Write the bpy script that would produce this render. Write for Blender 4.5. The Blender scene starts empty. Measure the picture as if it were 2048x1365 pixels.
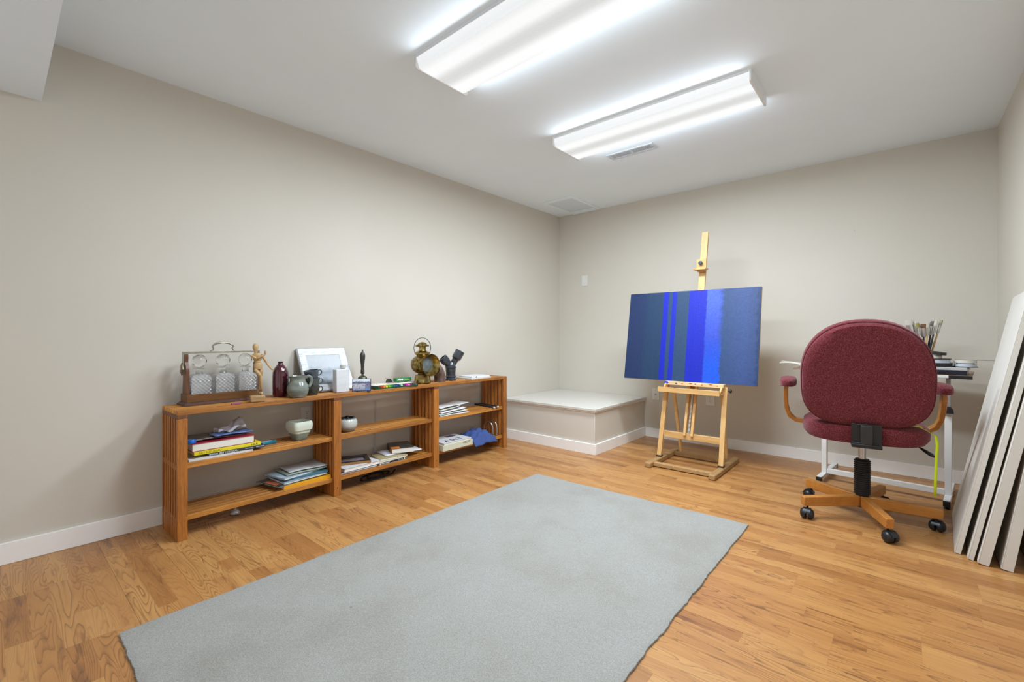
import bpy, bmesh, math, random
from mathutils import Vector, Matrix, noise
random.seed(7)
PI = math.pi
scene = bpy.context.scene
col = scene.collection

# ------------------------------------------------------------------ camera, world, exposure
cam_d = bpy.data.cameras.new('camera')
cam = bpy.data.objects.new('camera', cam_d); col.objects.link(cam)
cam.location = (2.9129, -4.1912, 0.9806)
cam.rotation_euler = (PI/2, 0, 0.7113)
cam_d.sensor_width = 36.0
cam_d.lens = 907.52/2048*36
cam_d.shift_y = -11.975/2048
cam_d.clip_start = 0.02
scene.camera = cam
world = bpy.data.worlds.new('world'); scene.world = world
world.use_nodes = True
world.node_tree.nodes['Background'].inputs[0].default_value = (0.94, 0.97, 1.0, 1)
world.node_tree.nodes['Background'].inputs[1].default_value = 0.68
vs = scene.view_settings
vs.view_transform = 'Standard'; vs.look = 'None'; vs.gamma = 1.0; vs.use_curve_mapping = False
vs.exposure = 0.22
LAMP_DOWN = 37.0      # watts of each fixture's downward light
LAMP_COL = (0.86, 0.965, 1.06)
LAMP_SIDE = 1.1       # watts of each fixture's side glow

# ------------------------------------------------------------------ material helpers
def lin(c):
    c = c/255.0
    return c/12.92 if c <= 0.04045 else ((c+0.055)/1.055)**2.4
def rgb(r, g, b): return (lin(r), lin(g), lin(b), 1.0)

class NT:
    def __init__(s, name):
        s.m = bpy.data.materials.new(name); s.m.use_nodes = True
        s.t = s.m.node_tree; s.t.nodes.clear()
        s.out = s.t.nodes.new('ShaderNodeOutputMaterial')
        s.p = s.t.nodes.new('ShaderNodeBsdfPrincipled')
        s.t.links.new(s.p.outputs[0], s.out.inputs[0])
    def n(s, typ, ins=None, **props):
        nd = s.t.nodes.new('ShaderNode'+typ)
        for k, v in props.items(): setattr(nd, k, v)
        for k, v in (ins or {}).items(): s.set(nd.inputs[k], v)
        return nd
    def set(s, sock, v):
        if hasattr(v, 'links') or isinstance(v, bpy.types.NodeSocket): s.t.links.new(v, sock)
        elif isinstance(v, bpy.types.Node): s.t.links.new(v.outputs[0], sock)
        else: sock.default_value = v
    def math(s, op, a, b=0.0, c=None):
        ins = {0: a, 1: b}
        if c is not None: ins[2] = c
        return s.n('Math', ins, operation=op).outputs[0]
    def mix(s, f, a, b, blend='MIX'):
        nd = s.n('MixRGB', {0: f, 1: a, 2: b}, blend_type=blend); return nd.outputs[0]
    def ramp(s, f, stops, interp='LINEAR'):
        nd = s.n('ValToRGB', {0: f}); cr = nd.color_ramp; cr.interpolation = interp
        while len(cr.elements) > 1: cr.elements.remove(cr.elements[-1])
        cr.elements[0].position = stops[0][0]; cr.elements[0].color = stops[0][1]
        for p, c in stops[1:]:
            e = cr.elements.new(p); e.color = c
        return nd.outputs[0]
    def coord(s, rand=0.0):
        tc = s.n('TexCoord').outputs['Object']
        if rand:
            r = s.n('ObjectInfo').outputs['Random']
            v = s.n('CombineXYZ', {0: s.math('MULTIPLY', r, rand), 1: s.math('MULTIPLY', r, rand*1.7), 2: s.math('MULTIPLY', r, rand*0.6)})
            return s.n('VectorMath', {0: tc, 1: v.outputs[0]}, operation='ADD').outputs[0]
        return tc
    def scaled(s, vec, sc):
        return s.n('VectorMath', {0: vec, 1: sc}, operation='MULTIPLY').outputs[0]
    def noise(s, vec, scale=1.0, detail=2.0, rough=0.5, dist=0.0):
        return s.n('TexNoise', {'Vector': vec, 'Scale': scale, 'Detail': detail, 'Roughness': rough, 'Distortion': dist}).outputs['Fac']
    def bump(s, h, strength=0.2, dist=0.01):
        s.t.links.new(s.n('Bump', {'Height': h, 'Strength': strength, 'Distance': dist}).outputs[0], s.p.inputs['Normal'])

MC = {}
def mat(name, c, rough=0.5, metal=0.0, var=0.0, vscale=20.0, bump=0.0, bscale=200.0, spec=None, coat=0.0):
    if name in MC: return MC[name]
    k = NT(name); k.p.inputs['Roughness'].default_value = rough; k.p.inputs['Metallic'].default_value = metal
    if spec is not None: k.p.inputs['Specular IOR Level'].default_value = spec
    if coat: k.p.inputs['Coat Weight'].default_value = coat; k.p.inputs['Coat Roughness'].default_value = 0.1
    cc = rgb(*c)
    vec = k.coord()
    if var:
        f = k.noise(vec, vscale, 3.0, 0.6)
        hi = tuple(min(1, x*(1+var)) for x in cc[:3])+(1,); lo = tuple(x*(1-var) for x in cc[:3])+(1,)
        k.set(k.p.inputs['Base Color'], k.ramp(f, [(0.3, lo), (0.7, hi)]))
    else: k.p.inputs['Base Color'].default_value = cc
    if bump: k.bump(k.noise(vec, bscale, 2.0, 0.6), bump, 0.002)
    MC[name] = k.m
    return k.m

def wood(name, c_lo, c_hi, axis=0, stretch=12.0, scale=6.0, rough=0.45, line=0.25):
    if name in MC: return MC[name]
    k = NT(name); k.p.inputs['Roughness'].default_value = rough
    vec = k.coord(9.0)
    sc = [scale*stretch]*3; sc[axis] = scale
    v = k.scaled(vec, tuple(sc))
    n1 = k.noise(v, 0.6, 3.0, 0.55)
    n2 = k.noise(v, 3.5, 3.0, 0.7)
    ring = k.math('FRACT', k.math('MULTIPLY', n1, 7.0))
    ring = k.math('POWER', ring, 4.0)
    f = k.math('ADD', k.math('MULTIPLY', n1, 0.6), k.math('MULTIPLY', n2, 0.4))
    r = k.n('ObjectInfo').outputs['Random']
    f = k.math('ADD', f, k.math('MULTIPLY', k.math('SUBTRACT', r, 0.5), 0.22))
    base = k.ramp(f, [(0.3, rgb(*c_lo)), (0.7, rgb(*c_hi))])
    dark = k.mix(k.math('MULTIPLY', ring, line), base, tuple(x*0.35 for x in rgb(*c_lo)[:3])+(1,))
    k.set(k.p.inputs['Base Color'], dark)
    k.bump(n2, 0.08, 0.001)
    MC[name] = k.m
    return k.m

# ------------------------------------------------------------------ mesh helpers
class MB:
    def __init__(s): s.v = []; s.f = []; s.sm = []
    def add(s, vs_, fs, smooth=False):
        o = len(s.v); s.v += [tuple(v) for v in vs_]
        for f in fs: s.f.append([i+o for i in f]); s.sm.append(smooth)
        return s
    def box(s, x0, x1, y0, y1, z0, z1, M=None):
        vs_ = [Vector(p) for p in ((x0,y0,z0),(x1,y0,z0),(x1,y1,z0),(x0,y1,z0),(x0,y0,z1),(x1,y0,z1),(x1,y1,z1),(x0,y1,z1))]
        if M is not None: vs_ = [M @ v for v in vs_]
        return s.add(vs_, [(0,3,2,1),(4,5,6,7),(0,1,5,4),(1,2,6,5),(2,3,7,6),(3,0,4,7)])
    def beam(s, a, b, w, t, side=(1,0,0)):
        a = Vector(a); b = Vector(b); d = (b-a); L = d.length; d.normalize()
        sx = Vector(side); sx = (sx - d*sx.dot(d)).normalized(); sy = d.cross(sx)
        M = Matrix((sx, sy, d)).transposed().to_4x4(); M.translation = a
        return s.box(-w/2, w/2, -t/2, t/2, 0, L, M)
    def loft(s, rings, cap=True, smooth=True, closed=False):
        n = len(rings[0]); vs_ = [p for r in rings for p in r]; fs = []
        m = len(rings)
        for i in range(m if closed else m-1):
            j = (i+1) % m
            for k in range(n):
                fs.append((i*n+k, i*n+(k+1) % n, j*n+(k+1) % n, j*n+k))
        if cap and not closed:
            fs.append(tuple(range(n-1, -1, -1))); fs.append(tuple((m-1)*n+k for k in range(n)))
        return s.add(vs_, fs, smooth)
    def lathe(s, prof, seg=32, M=None, cap=True):
        rings = []
        for r, z in prof:
            ring = [Vector((max(r, 1e-4)*math.cos(2*PI*k/seg), max(r, 1e-4)*math.sin(2*PI*k/seg), z)) for k in range(seg)]
            if M is not None: ring = [M @ p for p in ring]
            rings.append(ring)
        return s.loft(rings, cap)
    def cyl(s, a, b, r, seg=20, r2=None):
        a = Vector(a); b = Vector(b); d = b-a
        M = d.to_track_quat('Z', 'Y').to_matrix().to_4x4(); M.translation = a
        return s.lathe([(r, 0), (r if r2 is None else r2, d.length)], seg, M)
    def tube(s, pts, r, seg=10, closed=False, sx=1.0):
        pts = [Vector(p) for p in pts]; n = len(pts); rings = []
        rr = r if isinstance(r, (list, tuple)) else [r]*n
        prev = None
        for i, p in enumerate(pts):
            if closed: t = pts[(i+1) % n]-pts[i-1]
            else: t = pts[min(i+1, n-1)]-pts[max(i-1, 0)]
            t.normalize()
            if prev is None:
                u = t.orthogonal().normalized()
                if abs(t.z) < 0.95: u = (Vector((0,0,1))-t*t.z).normalized()
            else: u = (prev-t*prev.dot(t)).normalized()
            prev = u; w = t.cross(u)
            rings.append([p+rr[i]*(u*math.cos(2*PI*k/seg)*sx+w*math.sin(2*PI*k/seg)) for k in range(seg)])
        return s.loft(rings, True, True, closed)
    def ell(s, c, rx, ry, rz, M=None, seg=20, rg=12):
        rings = []
        for i in range(rg+1):
            t = -PI/2+PI*i/rg
            ring = [Vector((rx*max(math.cos(t), 1e-3)*math.cos(2*PI*k/seg), ry*max(math.cos(t), 1e-3)*math.sin(2*PI*k/seg), rz*math.sin(t))) for k in range(seg)]
            if M is not None: ring = [M @ p for p in ring]
            rings.append([p+Vector(c) for p in ring])
        return s.loft(rings, True)
    def limb(s, a, b, r0, r1, bulge=1.15, seg=14):
        a = Vector(a); b = Vector(b); d = b-a; L = d.length
        M = d.to_track_quat('Z', 'Y').to_matrix().to_4x4(); M.translation = a
        pr = [(0.0, -r0*0.6), (r0*0.75, -r0*0.35), (r0, 0), ((r0+r1)/2*bulge, L*0.45), (r1, L), (r1*0.7, L+r1*0.35), (0, L+r1*0.6)]
        return s.lathe(pr, seg, M)
    def prism(s, outline, z0, z1, M=None, smooth=False):
        n = len(outline)
        vs_ = [Vector((x, y, z0)) for x, y in outline]+[Vector((x, y, z1)) for x, y in outline]
        if M is not None: vs_ = [M @ v for v in vs_]
        s.add(vs_[:], [tuple(range(n-1, -1, -1)), tuple(range(n, 2*n))])
        return s.add(vs_, [(k, (k+1) % n, n+(k+1) % n, n+k) for k in range(n)], smooth)
    def grid(s, nx, ny, fn, smooth=True):
        vs_ = [fn(i/nx, j/ny) for j in range(ny+1) for i in range(nx+1)]
        fs = [(j*(nx+1)+i, j*(nx+1)+i+1, (j+1)*(nx+1)+i+1, (j+1)*(nx+1)+i) for j in range(ny) for i in range(nx)]
        return s.add(vs_, fs, smooth)
    def mesh(s, name, m):
        me = bpy.data.meshes.new(name); me.from_pydata(s.v, [], s.f)
        me.polygons.foreach_set('use_smooth', s.sm)
        bm = bmesh.new(); bm.from_mesh(me); bmesh.ops.recalc_face_normals(bm, faces=bm.faces); bm.to_mesh(me); bm.free()
        if m is not None: me.materials.append(m)
        try: me.set_sharp_from_angle(angle=math.radians(38))
        except Exception: pass
        return me
    def build(s, name, m, parent=None, loc=(0,0,0), rot=(0,0,0), bevel=0.0, solid=0.0):
        return mobj(name, s.mesh(name, m), parent, loc, rot, bevel, solid)
def mobj(name, me, parent=None, loc=(0,0,0), rot=(0,0,0), bevel=0.0, solid=0.0):
    o = bpy.data.objects.new(name, me); col.objects.link(o)
    o.parent = parent; o.location = loc; o.rotation_euler = rot
    if solid:
        md = o.modifiers.new('solid', 'SOLIDIFY'); md.thickness = solid; md.offset = 0
    if bevel:
        md = o.modifiers.new('bevel', 'BEVEL'); md.width = bevel; md.segments = 2; md.limit_method = 'ANGLE'; md.angle_limit = math.radians(40)
    return o
def tag(o, label=None, cat=None, group=None, kind=None):
    if label: o['label'] = label
    if cat: o['category'] = cat
    if group: o['group'] = group
    if kind: o['kind'] = kind
    return o
def thing(name, label, cat, loc=(0,0,0), rz=0.0, group=None):
    o = bpy.data.objects.new(name, None); col.objects.link(o)
    o.empty_display_size = 0.05; o.location = loc; o.rotation_euler = (0, 0, rz)
    return tag(o, label, cat, group)
def struct(name, mb, m, bevel=0.0, parent=None):
    o = mb.build(name, m, parent, bevel=bevel)
    return o if parent else tag(o, kind='structure')
def text(s, size, m, parent, loc, rot, sx=1.0, name='lettering'):
    cu = bpy.data.curves.new('lettering', 'FONT'); cu.body = s; cu.size = size; cu.extrude = 0.0002
    cu.resolution_u = 3
    t = bpy.data.objects.new('tmp_text', cu); col.objects.link(t)
    bpy.context.view_layer.update()
    me = bpy.data.meshes.new_from_object(t.evaluated_get(bpy.context.evaluated_depsgraph_get()))
    bpy.data.objects.remove(t); bpy.data.curves.remove(cu)
    me.materials.clear(); me.materials.append(m)
    o = mobj(name, me, parent, loc, rot); o.scale = (sx, 1, 1)
    return o

# ------------------------------------------------------------------ surface materials
def wall_mat():
    k = NT('wall_paint'); k.p.inputs['Roughness'].default_value = 0.6
    k.p.inputs['Specular IOR Level'].default_value = 0.25
    v = k.n('TexCoord').outputs['Object']
    big = k.noise(v, 1.3, 2.0, 0.5)
    base = k.ramp(big, [(0.35, rgb(207, 201, 189)), (0.65, rgb(210, 204, 193))])
    sp = k.n('TexVoronoi', {'Vector': v, 'Scale': 2.6}).outputs['Distance']
    spn = k.math('LESS_THAN', k.math('ADD', sp, k.math('MULTIPLY', k.noise(v, 60.0, 2.0), 0.03)), 0.026)
    k.set(k.p.inputs['Base Color'], k.mix(k.math('MULTIPLY', spn, 0.3), base, rgb(120, 112, 104)))
    k.bump(k.noise(v, 260.0, 2.0, 0.6), 0.06, 0.002)
    return k.m
WALL = wall_mat()
CEIL = mat('ceiling_paint', (237, 247, 255), 0.75, var=0.015, vscale=2.0, bump=0.04, bscale=220)
TRIM = mat('white_trim_paint', (244, 243, 240), 0.45, var=0.02, vscale=6)
PLATE = mat('white_plastic', (225, 224, 220), 0.35)
BLACK = mat('black_plastic', (22, 22, 24), 0.42)
CHROME = mat('brushed_steel', (190, 188, 184), 0.28, 1.0)
WHITE = mat('white_powder_coat', (222, 221, 218), 0.4)

def laminate():
    k = NT('cherry_laminate'); k.p.inputs['Roughness'].default_value = 0.34
    k.p.inputs['Specular IOR Level'].default_value = 0.45
    tc = k.n('TexCoord').outputs['Object']
    rnd = k.n('ObjectInfo').outputs['Random']
    sp = k.n('SeparateXYZ', {0: tc})
    x, y = sp.outputs[0], sp.outputs[1]
    s = k.math('FLOOR', k.math('DIVIDE', y, 0.0612))
    soff = k.n('TexWhiteNoise', {'Vector': k.n('CombineXYZ', {0: s, 1: k.math('MULTIPLY', rnd, 91.0), 2: 3.0}).outputs[0]}, noise_dimensions='3D').outputs['Value']
    blk = k.math('FLOOR', k.math('ADD', k.math('DIVIDE', x, 0.72), k.math('MULTIPLY', soff, 3.0)))
    wn = k.n('TexWhiteNoise', {'Vector': k.n('CombineXYZ', {0: k.math('ADD', s, k.math('MULTIPLY', blk, 7.0)), 1: k.math('MULTIPLY', rnd, 57.0), 2: 1.0}).outputs[0]}, noise_dimensions='3D')
    w = wn.outputs['Value']
    wc = k.n('SeparateColor', {0: wn.outputs['Color']})
    off = k.n('CombineXYZ', {0: k.math('MULTIPLY', wc.outputs[0], 40.0), 1: k.math('MULTIPLY', wc.outputs[1], 40.0), 2: k.math('MULTIPLY', wc.outputs[2], 40.0)}).outputs[0]
    p = k.n('VectorMath', {0: tc, 1: off}, operation='ADD').outputs[0]
    n1 = k.noise(k.scaled(p, (1.5, 14.0, 1.0)), 1.0, 1.5, 0.45, 0.2)
    fr = k.math('FRACT', k.math('MULTIPLY', n1, 24.0))
    ln = k.math('MULTIPLY', k.math('POWER', fr, 5.0), k.math('SUBTRACT', 1.0, k.math('POWER', fr, 30.0)))
    fine = k.noise(k.scaled(p, (5.0, 170.0, 1.0)), 1.0, 3.0, 0.6)
    smear = k.noise(k.scaled(p, (3.5, 26.0, 1.0)), 1.0, 4.0, 0.65)
    tone = k.math('ADD', k.math('MULTIPLY', w, 0.55), k.math('MULTIPLY', smear, 0.5))
    base = k.ramp(tone, [(0.15, rgb(156, 104, 55)), (0.45, rgb(182, 129, 74)), (0.8, rgb(200, 150, 90))])
    c = k.mix(k.math('MULTIPLY', fine, 0.35), base, rgb(146, 94, 50))
    c = k.mix(k.math('MULTIPLY', ln, k.math('ADD', 0.35, k.math('MULTIPLY', wc.outputs[1], 0.6))), c, rgb(84, 48, 28))
    dk = k.ramp(smear, [(0.30, (1, 1, 1, 1)), (0.43, (0, 0, 0, 1))])
    c = k.mix(k.math('MULTIPLY', dk, 0.5), c, rgb(94, 62, 46))
    k.set(k.p.inputs['Base Color'], c)
    k.bump(fine, 0.03, 0.001)
    return k.m
LAM = laminate()

# ------------------------------------------------------------------ room shell
RX, RY, RH = 3.368, -4.80, 2.30
struct('wall_left', MB().box(-0.1, 0, RY-0.1, 0.1, 0, RH), WALL)
struct('wall_back', MB().box(0, RX, 0, 0.1, 0, RH), WALL)
struct('wall_right', MB().box(RX, RX+0.1, RY-0.1, 0.1, 0, RH), WALL)
# unseen wall; its wide opening is added so the world light fills the room
struct('wall_front', MB().box(0, 0.3, RY-0.1, RY, 0, RH).box(3.07, RX, RY-0.1, RY, 0, RH).box(0.3, 3.07, RY-0.1, RY, 2.02, RH), WALL)
struct('ceiling', MB().box(-0.1, RX+0.1, RY-0.1, 0.1, RH, RH+0.1), CEIL)
struct('ceiling_soffit', MB().prism([(0, -4.027), (RX, -4.05), (RX, -4.75), (0, -4.75)], 2.024, RH), CEIL)
floor = struct('floor', MB().box(-0.1, RX+0.1, RY-0.1, 0.1, -0.10, -0.0085), mat('subfloor', (60, 45, 35), 0.9))
BH = 0.088
struct('baseboard_left', MB().box(0, 0.014, RY, -0.957, 0, 0.092), TRIM, 0.002)
struct('baseboard_back', MB().box(1.022, RX-0.014, -0.014, 0, 0, BH), TRIM, 0.002)
struct('baseboard_right', MB().box(RX-0.014, RX, RY, 0, 0, BH), TRIM, 0.002)

# laminate panels, each its own piece of the floor
PW, PL = 0.1835, 1.21
pm = {}
def panel_mesh(L, w):
    key = (round(L, 3), round(w, 3))
    if key not in pm:
        g = 0.00005
        pm[key] = MB().box(g, key[0]-g, g, key[1]-g, -0.008, 0).mesh('plank', LAM)
    return pm[key]
fixed = {8: 2.957, 11: 3.134, 15: 0.978}
for kk in range(-10, 22):
    y0 = -3.847+PW*kk; y1 = min(y0+PW, 0.0)
    if y1-y0 < 0.01 or y0 < RY-0.1: continue
    j = fixed.get(kk, 0.25+((kk*0.437) % 1.0)*PL)
    while j > 0: j -= PL
    x = j
    while x < RX:
        a, b = max(x, 0.0), min(x+PL, RX)
        if b-a > 0.01:
            mobj('plank', panel_mesh(b-a, y1-y0), floor, (a, y0, 0), bevel=0.0002)
        x += PL

# ------------------------------------------------------------------ corner platform
pf = thing('corner_platform', 'low painted box platform with pale top built into the room corner', 'platform', (0.5, -0.47, 0))
def pfp(name, mb, m, bevel=0.002):
    o = mb.build(name, m, pf, bevel=bevel); o.location = (-0.5, 0.47, 0); return o
pfp('body', MB().box(0.001, 1.006, -0.943, -0.001, 0, 0.345), WALL, 0.003)
pfp('skirting_board', MB().box(0.016, 1.020, -0.957, -0.943, 0.0, BH).box(1.006, 1.020, -0.943, -0.001, 0.0, BH), TRIM)
pfp('top_trim', MB().box(0.001, 1.013, -0.95, -0.001, 0.342, 0.356), TRIM)
pfp('top_board', MB().box(0.001, 1.024, -0.962, -0.001, 0.356, 0.378), mat('platform_top_paint', (212, 208, 200), 0.5, var=0.02, vscale=8), 0.003)

# ------------------------------------------------------------------ wall plates and outlets
def plate(name, label, cat, loc, rz, kind, w=0.07, h=0.112):
    t = thing(name, label, cat, loc, rz)
    MB().box(-w/2, w/2, -0.006, 0, -h/2, h/2).build('cover_plate', PLATE, t, bevel=0.002)
    sc = mat('screw_steel', (150, 148, 144), 0.4, 0.8); dk = mat('socket_hole', (30, 28, 27), 0.6)
    if kind == 'blank':
        for z in (-0.03, 0.03): MB().cyl((0, -0.0075, z), (0, -0.005, z), 0.003, 10).build('screw', PLATE, t)
        MB().box(-0.012, 0.012, -0.0085, -0.005, -0.024, 0.024).build('rocker', PLATE, t, bevel=0.001)
    if kind == 'coax':
        MB().cyl((0, -0.014, 0), (0, -0.005, 0), 0.0055, 12).build('coax_jack', sc, t)
        for z in (-0.042, 0.042): MB().cyl((0, -0.0075, z), (0, -0.005, z), 0.0025, 10).build('screw', sc, t)
    if kind == 'duplex':
        MB().cyl((0, -0.0075, 0), (0, -0.005, 0), 0.0025, 10).build('screw', sc, t)
        for z in (-0.02, 0.02):
            f = MB().prism([(0.0165*math.cos(a)*1.0, 0.0145*math.sin(a)) for a in [2*PI*i/20 for i in range(20)]], 0.005, 0.009, Matrix.Rotation(PI/2, 4, 'X')).build('socket', PLATE, t, (0, 0, z))
            MB().box(-0.0075, -0.0055, -0.0096, -0.0085, 0, 0.008).box(0.0055, 0.0075, -0.0096, -0.0085, 0, 0.007).cyl((0, -0.0096, -0.006), (0, -0.0085, -0.006), 0.0025, 10).build('slot', dk, f)
    return t
plate('wall_plate', 'white switch plate high on the back wall near the corner', 'switch plate', (0.33, 0, 1.561), 0, 'blank')
plate('wall_plate', 'white cable jack plate low on back wall beside platform', 'wall plate', (1.12, 0, 0.414), 0, 'coax')
plate('wall_outlet', 'white double outlet low on back wall behind the easel', 'outlet', (1.62, 0, 0.414), 0, 'duplex', 0.078, 0.118)
plate('wall_outlet', 'white outlet on left wall behind the pale green pot', 'outlet', (0, -2.84, 0.462), PI/2, 'duplex')

# ------------------------------------------------------------------ ceiling fixtures
def lens_mat():
    k = NT('prismatic_lens'); k.p.inputs['Base Color'].default_value = (0.3, 0.3, 0.3, 1); k.p.inputs['Roughness'].default_value = 0.3
    tc = k.n('TexCoord').outputs['Object']; sp = k.n('SeparateXYZ', {0: tc})
    y = sp.outputs[1]
    # two tubes behind the lens: bright over each tube, a dimmer band between them
    c = k.math('ABSOLUTE', y)
    band = k.ramp(k.math('DIVIDE', c, 0.165), [(0.0, (0.62,)*3+(1,)), (0.16, (0.66,)*3+(1,)), (0.42, (0.95,)*3+(1,)), (0.70, (0.95,)*3+(1,)), (0.92, (0.80,)*3+(1,)), (1.0, (0.86,)*3+(1,))])
    k.set(k.p.inputs['Emission Color'], k.mix(1.0, band, (0.95, 0.985, 1.0, 1), 'MULTIPLY')); k.p.inputs['Emission Strength'].default_value = 0.76
    vo = k.n('TexVoronoi', {'Vector': tc, 'Scale': 140.0}).outputs['Distance']
    k.bump(vo, 0.25, 0.004)
    return k.m
LENS = lens_mat()
ENDCAP = mat('fixture_end_cap', (236, 236, 236), 0.35)
def fixture(label, cx, cy, power=1.0):
    t = thing('ceiling_light', label, 'ceiling light', (cx, cy, RH), 0, 'fluorescent ceiling lights')
    L, W, D = 0.598, 0.163, 0.062
    MB().box(-L, L, -0.12, 0.12, -0.012, 0).build('housing', WHITE, t)
    # wraparound lens, closed trough
    prof = [(-W, -0.012), (-W+0.006, -0.03), (-W+0.016, -D+0.006), (-W+0.03, -D), (W-0.03, -D), (W-0.016, -D+0.006), (W-0.006, -0.03), (W, -0.012)]
    m = MB(); rings = [[Vector((x, y, z)) for y, z in prof] for x in (-L+0.006, L-0.006)]
    m.loft(rings, True, False)
    m.build('lens', LENS, t)
    for s in (-1, 1):
        e = MB().prism([(y*1.02, z) for y, z in [(-W, 0), (-W, -D+0.004), (-W+0.012, -D-0.004), (W-0.012, -D-0.004), (W, -D+0.004), (W, 0)]], -0.004, 0.004, Matrix(((0,0,1,0),(1,0,0,0),(0,1,0,0),(0,0,0,1))))
        e.build('end_cap', ENDCAP, t, (s*(L-0.002), 0, 0))
    for s in (-1, 1):
        MB().box(-L+0.01, L-0.01, -0.0025, 0.0025, -0.013, -0.004).build('lens_rail', ENDCAP, t, (0, s*(W-0.001), 0))
    def area(nm, loc, rot, sx, sy, w):
        ld = bpy.data.lights.new(nm, 'AREA'); ld.shape = 'RECTANGLE'; ld.size = sx; ld.size_y = sy; ld.energy = w
        ld.color = LAMP_COL
        lo = bpy.data.objects.new(nm, ld); col.objects.link(lo); lo.parent = t; lo.location = loc; lo.rotation_euler = rot
    area('tube_light', (0, 0, -D-0.008), (0, 0, 0), 2*L-0.05, 2*W-0.05, LAMP_DOWN*power)
    area('tube_light', (0, -W-0.016, -0.058), (-PI/2+0.15, 0, 0), 2*L-0.05, 0.06, LAMP_SIDE*power)
    area('tube_light', (0, W+0.016, -0.058), (PI/2-0.15, 0, 0), 2*L-0.05, 0.06, LAMP_SIDE*power)
    return t
fixture('long white fluorescent ceiling light nearest the viewer, cut by the frame top', 1.772, -2.705, 0.88)
fixture('long white fluorescent ceiling light beside the ceiling vent', 1.745, -1.558, 1.17)

v = thing('ceiling_vent', 'narrow louvred air vent in ceiling behind the fluorescent light', 'vent', (1.437, -1.163, RH))
VM = mat('vent_enamel', (200, 207, 213), 0.45)
MB().box(-0.175, 0.175, -0.052, -0.034, -0.006, 0).box(-0.175, 0.175, 0.034, 0.052, -0.006, 0).box(-0.175, -0.155, -0.034, 0.034, -0.006, 0).box(0.155, 0.175, -0.034, 0.034, -0.006, 0).box(-0.006, 0.006, -0.034, 0.034, -0.006, 0).build('frame', VM, v, bevel=0.001)
MB().box(-0.155, 0.155, -0.034, 0.034, -0.0008, 0).build('duct_opening', mat('duct_dark', (165, 165, 166), 0.7), v)
lm = MB().box(-0.0012, 0.0012, -0.034, 0.034, -0.006, 0.0).mesh('louvre', VM)
for i in range(24):
    xx = -0.149+i*0.0126+(0.006 if i >= 12 else -0.002)
    if abs(xx) > 0.008: mobj('louvre', lm, v, (xx, 0, 0), (0, 0.5, 0))
for xx in (-0.166, 0.166): MB().cyl((xx, 0, -0.008), (xx, 0, -0.005), 0.004, 10).build('screw', CHROME, v)
h = thing('access_hatch', 'square access hatch with raised white trim in ceiling corner', 'access hatch', (0.365, -0.29, RH))
MB().box(-0.17, 0.17, -0.275, -0.235, -0.010, 0).box(-0.17, 0.17, 0.20, 0.285, -0.010, 0).box(-0.17, -0.145, -0.235, 0.20, -0.010, 0).box(0.145, 0.17, -0.235, 0.20, -0.010, 0).build('frame', CEIL, h, bevel=0.002)
MB().box(-0.141, 0.141, -0.231, 0.196, -0.004, 0).build('panel', mat('hatch_panel_paint', (220, 230, 238), 0.7), h, bevel=0.001)

# ------------------------------------------------------------------ rug
def rug_mat():
    k = NT('grey_carpet'); k.p.inputs['Roughness'].default_value = 0.95; k.p.inputs['Specular IOR Level'].default_value = 0.05
    k.p.inputs['Sheen Weight'].default_value = 0.15
    v = k.n('TexCoord').outputs['Object']
    big = k.noise(v, 2.2, 4.0, 0.6); fine = k.noise(v, 330.0, 2.0, 0.7); mid = k.noise(v, 60.0, 3.0, 0.6)
    c = k.ramp(big, [(0.32, rgb(142, 135, 123)), (0.5, rgb(159, 157, 150)), (0.7, rgb(165, 164, 159))])
    c = k.mix(0.55, c, k.ramp(fine, [(0.25, rgb(104, 104, 99)), (0.6, rgb(166, 166, 162)), (0.8, rgb(184, 184, 180))]))
    st = k.n('TexVoronoi', {'Vector': v, 'Scale': 4.3}).outputs['Distance']
    st = k.math('LESS_THAN', k.math('ADD', st, k.math('MULTIPLY', mid, 0.05)), 0.047)
    c = k.mix(k.math('MULTIPLY', st, 0.6), c, rgb(110, 106, 98))
    k.set(k.p.inputs['Base Color'], c)
    k.bump(k.math('ADD', fine, k.math('MULTIPLY', mid, 0.6)), 0.7, 0.004)
    return k.m
RUGM = rug_mat()
# corners (near-left, far-left, far-right, near-right) measured on the floor
RC = [Vector((0.975, -3.905)), Vector((0.965, -1.665)), Vector((2.312, -1.632)), Vector((2.318, -3.93))]
def rug_pt(u, v):
    p = (RC[0]*(1-u)+RC[3]*u)*(1-v)+(RC[1]*(1-u)+RC[2]*u)*v
    n = noise.noise(Vector((p.x*9, p.y*9, 0)))*0.006+noise.noise(Vector((p.x*45, p.y*45, 3)))*0.004
    e = max(0, 1-min(u, 1-u)*60, 1-min(v, 1-v)*100)
    d = Vector((u-0.5, v-0.5)); d.normalize()
    p = p+d*n*e
    z = 0.011+0.0012*noise.noise(Vector((p.x*7, p.y*7, 9)))-0.004*max(0, 1-min(u, 1-u)*110, 1-min(v, 1-v)*180)
    return p, z
m = MB(); NX, NY = 120, 200
tops = []
def ruf(u, v):
    p, z = rug_pt(u, v); return Vector((p.x, p.y, z))
m.grid(NX, NY, ruf)
per = [(i/NX, 0) for i in range(NX)]+[(1, j/NY) for j in range(NY)]+[(1-i/NX, 1) for i in range(NX)]+[(0, 1-j/NY) for j in range(NY)]
ring = [ruf(u, v) for u, v in per]
m.loft([ring, [Vector((p.x, p.y, 0.0006)) for p in ring]], False)
m.add([Vector((p.x, p.y, 0.0006)) for p in ring], [tuple(range(len(ring)))])
rc = Vector((1.64, -2.78, 0))
m.v = [tuple(Vector(p)-rc) for p in m.v]
rug = thing('rug', 'pale grey carpet remnant with frayed edges on the wood floor', 'rug', rc)
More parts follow.
